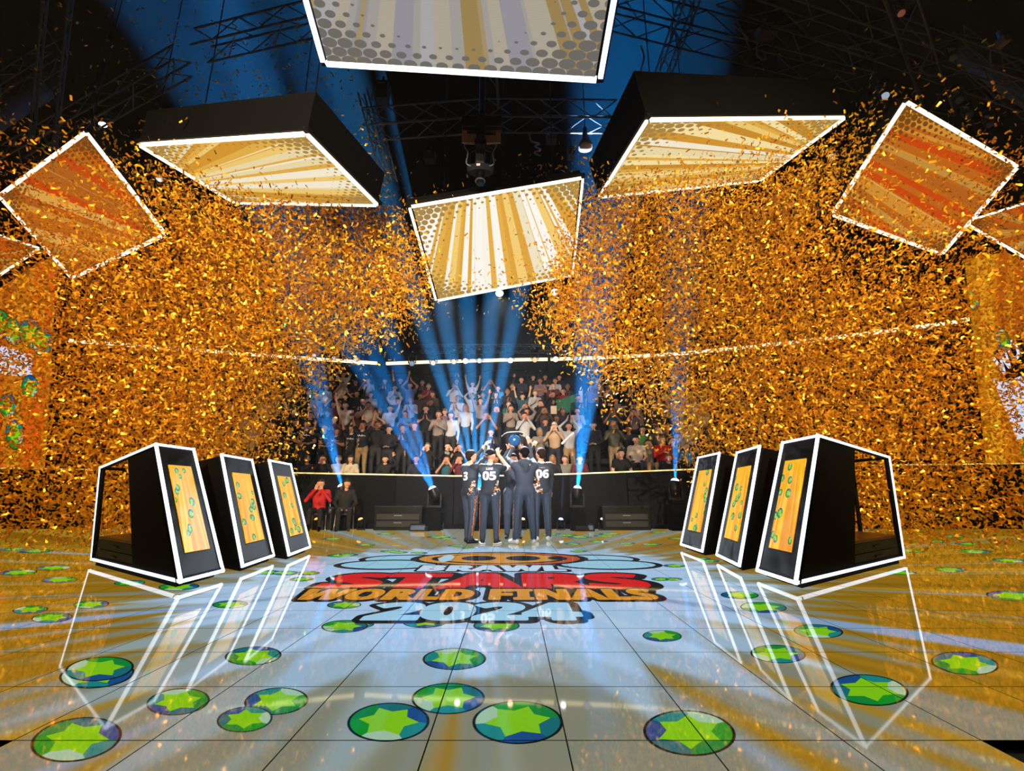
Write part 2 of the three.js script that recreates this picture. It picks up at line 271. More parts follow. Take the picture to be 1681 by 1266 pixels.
const GOLD = { ground: '#e8b24c', rays: ['#f6cf76', '#fdf3d8', '#d99a34', '#f1e0ae', '#ffe9a8', '#cf9130'], dots: '#a8884a' };
const PALE = { ground: '#c9c3bb', rays: ['#d9cdb8', '#c3a468', '#b9b7bf', '#cbb489', '#d3d0d2'], dots: '#8a867f' };
const ORANGE = { ground: '#cf701c', rays: ['#ee6412', '#e69a38', '#efb055', '#dd4e10', '#d49a44', '#c46a20'], dots: '#834e18' };
const SCREENS = [
  { q: [[446, -200], [1043, -200], [985, 131], [531, 104]], k: 5.2, art: PALE, seed: 11, thick: 0.3, gain: 0.62, strip: 'strip', w: 0.06, label: 'pale grey video screen tilted over the middle of the stage', far: true, art2: { spread: 0.3, centre: [0.5, -0.9], dot: 20 } },
  { q: [[228, 238], [503, 220], [620, 337], [385, 333]], k: 8.4, art: GOLD, art2: { centre: [-0.5, 0.7] }, seed: 12, thick: 0.62, gain: 0.95, strip: 'stripWarm', w: 0.05, label: 'golden ceiling screen in a deep black housing, left of the hanging camera' },
  { q: [[1063, 197], [1388, 193], [1247, 297], [983, 324]], k: 7.6, art: GOLD, art2: { centre: [1.6, 0.75] }, seed: 13, thick: 0.8, gain: 0.95, strip: 'stripWarm', w: 0.05, label: 'golden ceiling screen in a deep black housing, right of the hanging camera' },
  { q: [[672, 340], [957, 292], [940, 452], [716, 494]], k: 9.0, art: { ...GOLD, rays: ['#fdf6e6', '#f6cf76', '#fffaf0', '#e0a640', '#f1e6c4'] }, art2: { centre: [0.45, -0.9] }, seed: 14, thick: 0.22, gain: 1.05, strip: 'stripWarm', w: 0.045, label: 'bright golden white video screen hanging above the crowd, in the centre' },
  { q: [[141, 217], [272, 385], [118, 457], [-2, 322]], k: 9.0, art: ORANGE, art2: { centre: [1.9, -0.5] }, seed: 15, thick: 0.22, gain: 0.85, strip: 'stripWarm', w: 0.055, label: 'orange diamond-shaped screen hanging at the far left' },
  { q: [[1487, 167], [1671, 274], [1546, 418], [1366, 352]], k: 9.0, art: ORANGE, art2: { centre: [-1.4, 0.4] }, seed: 16, thick: 0.22, gain: 0.85, strip: 'stripWarm', w: 0.055, label: 'orange diamond-shaped screen hanging at the far right' },
  { q: [[-70, 364], [66, 408], [-60, 492], [-190, 440]], k: 13.5, art: ORANGE, seed: 17, thick: 0.22, gain: 0.7, strip: 'stripWarm', w: 0.05, label: 'orange screen cut off by the left edge, below the diamond screen' },
  { q: [[1720, 322], [1840, 392], [1700, 433], [1582, 365]], k: 13.5, art: ORANGE, seed: 18, thick: 0.22, gain: 0.7, strip: 'stripWarm', w: 0.05, label: 'orange screen cut off by the right edge, behind the diamond screen' },
];
const screenCorners = [];
for (const s of SCREENS) {
  const c = parallelogram(s.q, s.k), mid = c.reduce((a, p) => a.add(p), V(0, 0, 0)).multiplyScalar(0.25); screenCorners.push(c);
  const t = thing('hanging_screen', s.label, 'screen', 'video screens hung over the stage', mid), L = c.map((p) => p.clone().sub(mid));
  const n = L[1].clone().sub(L[0]).cross(L[3].clone().sub(L[0])).normalize(); if (n.dot(V(0, EYE, 0).sub(mid)) < 0) n.negate();   // towards the stage
  const behind = n.clone().multiplyScalar(-3);
  part('housing', slab(L.map((p) => p.clone().addScaledVector(n, -0.03)), s.thick, behind), M.black, t);
  part('led_screen', slab(L.map((p) => p.clone().multiplyScalar(0.965)), 0.028, behind), new THREE.MeshPhysicalMaterial({ color: 0x050505, roughness: 0.4, emissive: 0xffffff, emissiveIntensity: s.gain, specularIntensity: 0.2, emissiveMap: sunburst(s.seed, { ...s.art, ...(s.art2 || {}) }) }), t);
  for (let i = 0; i < 4; i++) part('light_strip', bar(L[i].clone().lerp(L[(i + 1) % 4], 0.012), L[(i + 1) % 4].clone().lerp(L[i], 0.012), s.w, s.w), M[s.strip], t);
  part('frame_edge', merged([0, 1, 2, 3].map((i) => bar(L[i].clone().addScaledVector(n, -0.06), L[(i + 1) % 4].clone().addScaledVector(n, -0.06), 0.1, 0.06, 0.05))), M.black, t);
  // hoist cables up to the roof
  for (const [u, v] of [[0.15, 0.3], [0.85, 0.3], [0.5, 0.85]]) { const p = bil(L, u, v).addScaledVector(n, -s.thick - 0.02); part('hoist_cable', rod(p, V(p.x, 14.2 - mid.y, p.z), 0.012, 5), M.blackMetal, t); }
}
const rowZ = (k) => -13.95 - 0.82 * k, rowFloor = (k) => (k === 0 ? 0.85 : 1.3 + 0.46 * (k - 1));
// ================= the hall: barrier, stand, upper rim, side video walls, roof =================
const BZ = -13.1;
{
  const dark = dull(0x07080b), seatWall = dull(0x101116), grey = dull(0x12151a);
  structure('ceiling', box(70, 0.4, 60, 0, 26.2, -12), std(0x050506, 0.95));
  structure('wall_back', box(70, 28, 0.4, 0, 12.5, -38), std(0x050506, 0.95));
  structure('wall_left', box(0.4, 28, 60, -34, 12.5, -12), std(0x050506, 0.95));
  structure('wall_right', box(0.4, 28, 60, 34, 12.5, -12), std(0x050506, 0.95));
  structure('wall_front', box(70, 28, 0.4, 0, 12.5, 17), std(0x050506, 0.95));
  // barrier in front of the crowd, made of panels with a lit yellow rim
  const barrier = structure('wall_barrier'); const rim = [[-16, 1.62], [-9, 1.52], [-5.7, 1.46], [-1.4, 1.38], [0.6, 1.4], [4.9, 1.56], [9, 1.66], [16, 1.75]];
  const topAt = (x) => { for (let i = 1; i < rim.length; i++) if (x <= rim[i][0]) { const [a, b] = [rim[i - 1], rim[i]]; return a[1] + (b[1] - a[1]) * (x - a[0]) / (b[0] - a[0]); } return 1.7; };
  const edges = []; for (let x = -16; x < 16; x += 1.6) edges.push(x);
  edges.forEach((x, i) => {
    const x1 = x + 1.585, lean = i % 2 ? 0.05 : 0;
    part('barrier_panel', slab([V(x, topAt(x), BZ - lean), V(x1, topAt(x1), BZ - lean), V(x1, -0.1, BZ + 0.02), V(x, -0.1, BZ + 0.02)], 0.08, V(x, 0.5, BZ - 4)), i % 3 === 1 ? dark : grey, barrier);
    part('rim_light', bar(V(x, topAt(x) + 0.02, BZ - 0.02), V(x1, topAt(x1) + 0.02, BZ - 0.02), 0.05, 0.035), M.stripYellow, barrier);
  });
  // kick plate and lower skirting
  part('skirting', box(32, 0.16, 0.1, 0, 0.04, BZ + 0.1), dark, barrier);
  // raked stand
  const stand = structure('floor_stand');
  for (let k = 0; k < 9; k++) { const y = rowFloor(k), z = rowZ(k) + 0.45; part('step', box(36, 0.3, 0.95, 0, y - 0.15, z - 0.45), seatWall, stand); part('step_riser', box(36, y + 0.2, 0.06, 0, (y - 0.2) / 2, z - 0.03), dark, stand); }
  for (let k = 1; k < 8; k++) part('aisle_step', box(1.25, 0.16, 0.36, 2.62, rowFloor(k) - 0.24, rowZ(k) + 0.62), std(0x34363a, 0.8), stand);
  // upper rim of the bowl with its broken light line
  const H = 6.75, line = [[115, 560], [300, 574], [490, 588], [620, 597]].map((p) => atHeight(...p, H)), centre = [[635, 597.5], [672, 596], [700, 595], [760, 593.5], [830, 591.5], [900, 590.5]].map((p) => atHeight(...p, H)), right = [[904, 590.5], [980, 588], [1110, 582], [1330, 560], [1480, 541], [1565, 530], [1592, 524]].map((p) => atHeight(...p, H));
  const upper = structure('wall_upper_rim'), run = (pts) => { for (let i = 1; i < pts.length; i++) {
    const a = pts[i - 1], b = pts[i], L = a.distanceTo(b), n = Math.max(1, Math.round(L / 1.6));
    for (let k = 0; k < n; k++) {
      const p = lerp3(a, b, k / n), q = lerp3(a, b, (k + 0.985) / n), out = q.clone().sub(p).cross(V(0, 1, 0)).normalize(); if (out.dot(V(-p.x, 0, -p.z)) < 0) out.negate();
      const s = (v, dy, o) => v.clone().addScaledVector(out, o).setY(v.y + dy);
      part('rim_light', bar(s(p, 0, 0.04), s(q, 0, 0.04), 0.12, 0.12), M.stripGold, upper);
      part('rim_panel', slab([s(p, 0.75, 0), s(q, 0.75, 0), s(q, -0.45, 0), s(p, -0.45, 0)], 0.2, s(p, 0, -4)), dark, upper);
    } } };
  run(line); run(centre); run(right);
  // wall under the rim behind the last row, and dark sides of the bowl
  part('rear_wall', box(40, 6.2, 0.3, 0, 3.2, rowZ(8) - 0.75), dull(0x0c0e12), upper);
  for (const pts of [line.slice(0, 3), right.slice(3)]) for (let i = 1; i < pts.length; i++) { const a = pts[i - 1], b = pts[i], o = V(0, 0, -0.5); part('bowl_wall', slab([a.clone().add(o).setY(6.3), b.clone().add(o).setY(6.3), b.clone().add(o).setY(-0.3), a.clone().add(o).setY(-0.3)], 0.2, a.clone().multiplyScalar(1.5)), std(0x0a0b0d, 0.9), upper); }
  for (let i = 0; i < 5; i++) part('upper_band', box(9, 0.5, 0.3, -18 + i * 9, 8.6, -26), std(0x111319, 0.9), upper);

  // exit sign
  const sg = thing('exit_sign', 'small green exit sign below the lit rim above the crowd', 'sign', null, atDepth(845, 599, rowZ(8) * -1 + 0.35));
  part('sign_box', box(0.44, 0.3, 0.06), M.black, sg);
  part('sign_face', box(0.42, 0.28, 0.02, 0, 0, 0.035), new THREE.MeshStandardMaterial({ color: 0x0c2a14, roughness: 0.5, emissive: 0xffffff, emissiveIntensity: 0.9, emissiveMap: canvasTexture(128, 84, (g, w, h) => { g.fillStyle = '#1f9a3e'; g.fillRect(0, 0, w, h); g.fillStyle = '#e6f5cf'; g.fillRect(16, 18, 34, 50); g.fillStyle = '#1f9a3e'; g.fillRect(22, 24, 22, 44); g.fillStyle = '#e6f5cf'; g.beginPath(); g.arc(34, 32, 5, 0, 7); g.fill(); g.fillRect(30, 38, 9, 18); g.beginPath(); g.moveTo(112, 22); g.lineTo(112, 62); g.lineTo(76, 42); g.closePath(); g.fill(); }) }), sg);
  part('sign_lamp', box(0.2, 0.08, 0.06, 0, 0.2, 0.03), glow(0xffb060, 1.4), sg);

  // dark monolith and hung cloth behind the upper rim, left
  single('hanging_drape', box(4.2, 3.4, 0.15).translate(...atDepth(520, 545, 22).toArray()), std(0x2b2a30, 0.95), 'grey cloth panel hanging above the lit rim, left of the blue beams', 'drape');
}
// tall video walls at both ends of the stage
{
  const wall = (name, corners, label, art, bracket) => {
    const c = corners, mid = c.reduce((a, p) => a.add(p), V(0, 0, 0)).multiplyScalar(0.25).setY(0), t = thing(name, label, 'video wall', 'video walls at the stage ends', mid), L = c.map((p) => p.clone().sub(mid));
    const behind = mid.clone().setY(0).normalize().multiplyScalar(6).setY(2);
    part('housing', slab(L.map((p) => p.clone().add(behind.clone().setY(0).normalize().multiplyScalar(0.05))), 0.3, behind), M.black, t);
    part('led_screen', slab(L, 0.04, behind), new THREE.MeshStandardMaterial({ color: 0x050505, roughness: 0.35, emissive: 0xffffff, emissiveIntensity: 0.9, emissiveMap: canvasTexture(1024, 1024, art) }), t);
    part('foot', slab([L[3].clone().setY(L[3].y), L[2].clone().setY(L[2].y), L[2].clone().setY(0), L[3].clone().setY(0)], 0.3, behind), M.black, t);
  };
  const d = 15, flame = (g, w, h, seed) => { const r = randomFrom(seed); g.fillStyle = '#c9830f'; g.fillRect(0, 0, w, h); for (let k = 0; k < 26; k++) { const x = r() * w, a = 20 + r() * 60; g.beginPath(); g.moveTo(x, h); g.lineTo(x + a, h); g.lineTo(x + a * 1.4 + 40, 0); g.lineTo(x + a * 0.4, 0); g.closePath(); g.fillStyle = ['#e2620f', '#d99a18', '#b8590f', '#e8a21c', '#cf7a10'][k % 5]; g.fill(); } };
  // left: seen up to x = 92
  const l = [atDepth(-150, 390, d), atDepth(92, 430, d), atDepth(70, 802, d), atDepth(-150, 790, d)]; 
  wall('video_wall', l, 'orange video wall with white panel and row of green stones, left edge', (g, w, h) => {
    flame(g, w, h, 5); const X = (px) => (px + 150) / 242 * w, Y = (py) => (py - 410) / 390 * h;
    g.fillStyle = '#dfe3f6'; g.beginPath(); g.moveTo(X(-60), Y(570)); g.lineTo(X(64), Y(586)); g.lineTo(X(66), Y(624)); g.lineTo(X(-60), Y(640)); g.fill();
    g.fillStyle = '#e8590c'; g.fillRect(X(62), Y(640), w * 0.1, h);
    for (const [x, y, r] of [[10, 543, 17], [34, 550, 16], [58, 548, 17], [78, 560, 16], [64, 642, 13], [33, 680, 13], [45, 723, 15], [-40, 545, 17]]) gem(g, X(x), Y(y), r * w / 242, x);
  });
  const rr = [atDepth(1585, 425, d), atDepth(1850, 380, d), atDepth(1850, 785, d), atDepth(1622, 775, d)]; 
  wall('video_wall', rr, 'orange video wall with tilted white panel and black lettered band, right edge', (g, w, h) => {
    flame(g, w, h, 9); const X = (px) => (px - 1585) / 265 * w, Y = (py) => (py - 400) / 380 * h;
    g.fillStyle = '#0d0b0a'; g.beginPath(); g.moveTo(X(1622), Y(575)); g.lineTo(X(1800), Y(480)); g.lineTo(X(1830), Y(545)); g.lineTo(X(1634), Y(632)); g.fill();
    g.fillStyle = '#e3e7fa'; g.beginPath(); g.moveTo(X(1614), Y(622)); g.lineTo(X(1640), Y(628)); g.lineTo(X(1850), Y(545)); g.lineTo(X(1850), Y(690)); g.lineTo(X(1648), Y(725)); g.fill();
    g.save(); g.translate(X(1632), Y(618)); g.rotate(-0.55); g.font = '900 130px sans-serif'; g.fillStyle = '#eef1ff'; g.fillText('WO', 0, 0); g.restore();
    for (const [x, y, r] of [[1592, 478, 14], [1645, 552, 14], [1700, 440, 14], [1668, 745, 13]]) gem(g, X(x), Y(y), r * w / 265, x);
  });
}
// ================= figures: bones with radii, joined by a smooth minimum and meshed =================
const SKIN = 0, TOP = 1, LEGS = 2, SHOE = 3, FORE = 4, BACKP = 5, DARK = 6, BAND = 7;   // material slots of a body
// bones: [ax, ay, az, bx, by, bz, ra, rb, slot, blend]
function meshField(bones, cell, blend = 0.03) {
  const lo = [1e9, 1e9, 1e9], hi = [-1e9, -1e9, -1e9];
  for (const b of bones) for (let k = 0; k < 3; k++) { const r = Math.max(b[6], b[7]) + cell * 2; lo[k] = Math.min(lo[k], b[k] - r, b[k + 3] - r); hi[k] = Math.max(hi[k], b[k] + r, b[k + 3] + r); }
  const n = lo.map((v, k) => Math.ceil((hi[k] - v) / cell) + 2), [nx, ny, nz] = n, D = new Float32Array(nx * ny * nz).fill(9), best = new Float32Array(nx * ny * nz).fill(9), S = new Uint8Array(nx * ny * nz);
  for (const b of bones) {
    const [ax, ay, az, bx, by, bz, ra, rb, slot] = b, kk = b[9] ?? blend, dx = bx - ax, dy = by - ay, dz = bz - az, L2 = dx * dx + dy * dy + dz * dz || 1e-9, m = Math.max(ra, rb) + 0.09;
    const i0 = Math.max(0, Math.floor((Math.min(ax, bx) - m - lo[0]) / cell)), i1 = Math.min(nx - 1, Math.ceil((Math.max(ax, bx) + m - lo[0]) / cell));
    const j0 = Math.max(0, Math.floor((Math.min(ay, by) - m - lo[1]) / cell)), j1 = Math.min(ny - 1, Math.ceil((Math.max(ay, by) + m - lo[1]) / cell));
    const k0 = Math.max(0, Math.floor((Math.min(az, bz) - m - lo[2]) / cell)), k1 = Math.min(nz - 1, Math.ceil((Math.max(az, bz) + m - lo[2]) / cell));
    for (let k = k0; k <= k1; k++) for (let j = j0; j <= j1; j++) for (let i = i0; i <= i1; i++) {
      const x = lo[0] + i * cell - ax, y = lo[1] + j * cell - ay, z = lo[2] + k * cell - az, t = Math.min(1, Math.max(0, (x * dx + y * dy + z * dz) / L2)), ex = x - dx * t, ey = y - dy * t, ez = z - dz * t;
      const d = Math.sqrt(ex * ex + ey * ey + ez * ez) - (ra + (rb - ra) * t), at = (k * ny + j) * nx + i, o = D[at], h = Math.max(0, kk - Math.abs(d - o)) / kk;
      D[at] = Math.min(d, o) - h * h * kk * 0.25;
      if (d < best[at]) { best[at] = d; S[at] = slot; }
    }
  }
  // surface nets
  const id = new Int32Array(nx * ny * nz).fill(-1), P = [], slotOf = [], off = [0, 1, nx, nx + 1, nx * ny, nx * ny + 1, nx * ny + nx, nx * ny + nx + 1];
  for (let k = 0; k < nz - 1; k++) for (let j = 0; j < ny - 1; j++) for (let i = 0; i < nx - 1; i++) {
    const at = (k * ny + j) * nx + i; let mask = 0; for (let c = 0; c < 8; c++) if (D[at + off[c]] < 0) mask |= 1 << c;
    if (mask === 0 || mask === 255) continue;
    let sx = 0, sy = 0, sz = 0, cnt = 0;
    for (let e = 0; e < 12; e++) { const a = [0, 2, 4, 6, 0, 1, 4, 5, 0, 1, 2, 3][e], b = [1, 3, 5, 7, 2, 3, 6, 7, 4, 5, 6, 7][e], da = D[at + off[a]], db = D[at + off[b]]; if ((da < 0) === (db < 0)) continue; const t = da / (da - db); sx += (a & 1) + ((b & 1) - (a & 1)) * t; sy += ((a >> 1) & 1) + (((b >> 1) & 1) - ((a >> 1) & 1)) * t; sz += (a >> 2) + ((b >> 2) - (a >> 2)) * t; cnt++; }
    id[at] = P.length / 3; P.push(lo[0] + (i + sx / cnt) * cell, lo[1] + (j + sy / cnt) * cell, lo[2] + (k + sz / cnt) * cell);
    let bs = 9, bslot = 0; for (let c = 0; c < 8; c++) if (best[at + off[c]] < bs) { bs = best[at + off[c]]; bslot = S[at + off[c]]; } slotOf.push(bslot);
  }
  const tris = []; // [a,b,c]
  const quad = (a, b, c, d, flip) => { if (a < 0 || b < 0 || c < 0 || d < 0) return; flip ? tris.push([a, c, b], [a, d, c]) : tris.push([a, b, c], [a, c, d]); };
  for (let k = 1; k < nz - 1; k++) for (let j = 1; j < ny - 1; j++) for (let i = 1; i < nx - 1; i++) {
    const at = (k * ny + j) * nx + i, s = D[at] < 0;
    if (s !== (D[at + 1] < 0)) quad(id[at - nx - nx * ny], id[at - nx * ny], id[at], id[at - nx], !s);
    if (s !== (D[at + nx] < 0)) quad(id[at - 1 - nx * ny], id[at - 1], id[at], id[at - nx * ny], !s);
    if (s !== (D[at + nx * ny] < 0)) quad(id[at - 1 - nx], id[at - nx], id[at], id[at - 1], !s);
  }
  return { P, tris, slotOf };
}
// one geometry with a group per slot; the top is split into front and back for print
function bodyGeometry(fields, tubes = [], split = false) {
  const pos = [], nor = [], uv = [], bySlot = Array.from({ length: 8 }, () => []); let base = 0;
  for (const f of fields) {
    const n = f.P.length / 3, N = new Float32Array(f.P.length);
    for (const [a, b, c] of f.tris) { const A = a * 3, B = b * 3, C = c * 3, ux = f.P[B] - f.P[A], uy = f.P[B + 1] - f.P[A + 1], uz = f.P[B + 2] - f.P[A + 2], vx = f.P[C] - f.P[A], vy = f.P[C + 1] - f.P[A + 1], vz = f.P[C + 2] - f.P[A + 2], x = uy * vz - uz * vy, y = uz * vx - ux * vz, z = ux * vy - uy * vx; for (const q of [A, B, C]) { N[q] += x; N[q + 1] += y; N[q + 2] += z; } }
    for (let i = 0; i < n; i++) { const l = Math.hypot(N[i * 3], N[i * 3 + 1], N[i * 3 + 2]) || 1; pos.push(f.P[i * 3], f.P[i * 3 + 1], f.P[i * 3 + 2]); nor.push(N[i * 3] / l, N[i * 3 + 1] / l, N[i * 3 + 2] / l); uv.push(f.P[i * 3] / 0.7 + 0.5, (f.P[i * 3 + 1] - 0.8) / 0.8); }
    for (const [a, b, c] of f.tris) { let s = f.slotOf[a] === f.slotOf[b] ? f.slotOf[a] : f.slotOf[c]; if (split && s === TOP && nor[(base + a) * 3 + 2] < -0.15) s = BACKP; bySlot[s].push(base + a, base + b, base + c); }
    base += n;
  }
  for (const [g0, slot] of tubes) { const g = g0.index ? g0 : mergeVertices(g0), p = g.attributes.position, q = g.attributes.normal; for (let i = 0; i < p.count; i++) { pos.push(p.getX(i), p.getY(i), p.getZ(i)); nor.push(q.getX(i), q.getY(i), q.getZ(i)); uv.push(0.5, 0.5); } for (const v of g.index.array) bySlot[slot].push(base + v); base += p.count; }
  const g = new THREE.BufferGeometry(); g.setAttribute('position', new THREE.Float32BufferAttribute(pos, 3)); g.setAttribute('normal', new THREE.Float32BufferAttribute(nor, 3)); g.setAttribute('uv', new THREE.Float32BufferAttribute(uv, 2));
  const index = []; bySlot.forEach((l, s) => { if (l.length) { g.addGroup(index.length, l.length, s); for (const v of l) index.push(v); } }); g.setIndex(index); return g;
}
const bone = (a, b, ra, rb, slot, k) => [a.x, a.y, a.z, b.x, b.y, b.z, ra, rb, slot, k];
// a hand: palm and five bent fingers of unequal length; dir along the hand, nrm out of its palm
function hand(w, dir, nrm, side, curl, bones, tubes, fine) {
  dir = dir.clone().normalize(); nrm = nrm.clone().addScaledVector(dir, -nrm.dot(dir)).normalize(); const across = dir.clone().cross(nrm).multiplyScalar(side);
  const p1 = w.clone().addScaledVector(dir, 0.085); bones.push(bone(w.clone().addScaledVector(dir, 0.02).addScaledVector(across, 0.014), p1.clone().addScaledVector(across, 0.022), 0.024, 0.021, SKIN, 0.02), bone(w.clone().addScaledVector(dir, 0.02).addScaledVector(across, -0.014), p1.clone().addScaledVector(across, -0.022), 0.024, 0.02, SKIN, 0.02));
  const rr = fine ? 0.0088 : 0.0105;
  [[0.03, 0.072], [0.01, 0.08], [-0.011, 0.074], [-0.03, 0.058]].forEach(([o, len]) => {
    let p = p1.clone().addScaledVector(across, o), d = dir.clone();
    for (let k = 0; k < (fine ? 3 : 2); k++) { d = d.addScaledVector(nrm, curl * (k ? 0.9 : 0.45)).normalize(); const q = p.clone().addScaledVector(d, len / (fine ? 2.6 : 1.9)); tubes.push([rod(p, q, rr, fine ? 6 : 5, rr * 0.86), SKIN]); if (fine) tubes.push([new THREE.SphereGeometry(rr * 0.93, 6, 4).translate(q.x, q.y, q.z), SKIN]); p = q; }
  });
  let p = w.clone().addScaledVector(dir, 0.03).addScaledVector(across, 0.03), d = dir.clone().multiplyScalar(0.75).addScaledVector(across, 0.65).normalize();
  for (let k = 0; k < 2; k++) { const q = p.clone().addScaledVector(d, 0.038); tubes.push([rod(p, q, rr * 1.12, 5, rr), SKIN]); p = q; d = d.multiplyScalar(0.9).addScaledVector(nrm, 0.4).addScaledVector(dir, 0.3).normalize(); }
}
// head with brow, nose, lips, chin and ears, facing +z about the point c
function headField(c, turn, nod, cell, look = 'man') {
  const m = new THREE.Matrix4().makeRotationFromEuler(new THREE.Euler(nod, turn, 0, 'YXZ')), q = (x, y, z) => V(x, y, z).applyMatrix4(m).add(c), B = [];
  const add = (x, y, z, x2, y2, z2, ra, rb, s = SKIN, k = 0.02) => B.push(bone(q(x, y, z), q(x2, y2, z2), ra, rb, s, k));
  add(0, 0.035, -0.018, 0, 0.028, 0.014, 0.087, 0.084); add(0, -0.03, 0.02, 0, -0.062, 0.045, 0.064, 0.042); add(-0.03, -0.055, 0.03, 0.03, -0.055, 0.03, 0.038, 0.038);   // skull, face, jaw
  add(0, -0.09, 0.062, 0, -0.088, 0.066, 0.022, 0.02); add(-0.035, 0.024, 0.076, 0.035, 0.024, 0.076, 0.016, 0.016); add(0, 0.012, 0.086, 0, -0.022, 0.108, 0.009, 0.014, SKIN, 0.008); add(0, -0.05, 0.088, 0, -0.058, 0.086, 0.014, 0.014, SKIN, 0.008);
  add(-0.04, -0.012, 0.062, -0.042, -0.02, 0.06, 0.03, 0.026); add(0.04, -0.012, 0.062, 0.042, -0.02, 0.06, 0.03, 0.026);
  for (const s of [-1, 1]) { add(s * 0.088, 0.012, -0.008, s * 0.093, -0.016, -0.002, 0.017, 0.012, SKIN, 0.01); }
  const f = meshField(B, cell, 0.02), tubes = [];
  for (const s of [-1, 1]) { const e = q(s * 0.031, 0.003, 0.082); tubes.push([new THREE.SphereGeometry(0.0115, 6, 4).translate(e.x, e.y, e.z), DARK]); const b = q(s * 0.033, 0.024, 0.09); const bb = q(s * 0.012, 0.022, 0.094); tubes.push([rod(b, bb, 0.005, 4), DARK]); }
  { const a = q(-0.022, -0.052, 0.097), b = q(0.022, -0.052, 0.097); tubes.push([rod(a, b, 0.005, 4), DARK]); }
  return { f, tubes, q };
}
function hairGeometry(q, kind, cell = 0.016) {
  const B = [], add = (x, y, z, x2, y2, z2, ra, rb, k = 0.02) => B.push(bone(q(x, y, z), q(x2, y2, z2), ra, rb, 0, k));
  if (kind === 'short' || kind === 'quiff') { add(0, 0.055, -0.03, 0, 0.062, 0.012, 0.088, 0.081); add(0, 0.0, -0.05, 0, -0.03, -0.048, 0.07, 0.055); add(-0.062, 0.04, -0.02, 0.062, 0.04, -0.02, 0.04, 0.04); if (kind === 'quiff') add(-0.03, 0.115, 0.05, 0.035, 0.12, 0.05, 0.035, 0.032); }
  if (kind === 'long') { add(0, 0.055, -0.03, 0, 0.06, 0.015, 0.091, 0.084); for (const s of [-1, 1]) add(s * 0.07, 0.04, -0.02, s * 0.085, -0.2, -0.02, 0.042, 0.03); add(0, 0.0, -0.06, 0, -0.22, -0.07, 0.075, 0.05); }
  if (kind === 'bun') { add(0, 0.055, -0.03, 0, 0.06, 0.015, 0.09, 0.083); add(0, 0.05, -0.12, 0, 0.06, -0.13, 0.045, 0.04); add(0, 0, -0.05, 0, -0.03, -0.05, 0.065, 0.05); }
  if (kind === 'curly') { const r = randomFrom(4); for (let i = 0; i < 26; i++) { const a = r() * 6.28, e = r() * 1.5 + 0.05, R = 0.085; const x = Math.cos(a) * Math.cos(e) * R, z = Math.sin(a) * Math.cos(e) * R - 0.02, y = Math.sin(e) * R + 0.045; if (z > 0.05 && y < 0.08) continue; add(x, y, z, x * 1.06, y + 0.004, z * 1.06, 0.036, 0.034, 0.012); } }
  if (kind === 'cap' || kind === 'cap_back') { const s = kind === 'cap' ? 1 : -1; add(0, 0.06, -0.02, 0, 0.062, 0.01, 0.09, 0.087); add(-0.05, 0.045, s * 0.085, 0.05, 0.045, s * 0.085, 0.016, 0.016); add(-0.045, 0.04, s * 0.13, 0.045, 0.04, s * 0.13, 0.014, 0.014); add(-0.04, 0.037, s * 0.165, 0.04, 0.037, s * 0.165, 0.012, 0.012); }
  if (kind === 'hood') { add(0, 0.055, -0.04, 0, 0.062, -0.005, 0.104, 0.098); for (const s of [-1, 1]) add(s * 0.075, 0.02, -0.01, s * 0.06, -0.1, 0.02, 0.042, 0.04); add(0, -0.02, -0.07, 0, -0.1, -0.06, 0.08, 0.07); }
  if (kind === 'beanie') { add(0, 0.065, -0.02, 0, 0.075, 0.005, 0.093, 0.09); add(-0.05, 0.05, 0.055, 0.05, 0.05, 0.055, 0.035, 0.035); }
  const f = meshField(B, cell, 0.02); const g = new THREE.BufferGeometry(); g.setAttribute('position', new THREE.Float32BufferAttribute(f.P, 3)); g.setIndex(f.tris.flat()); g.computeVertexNormals(); return g;
}
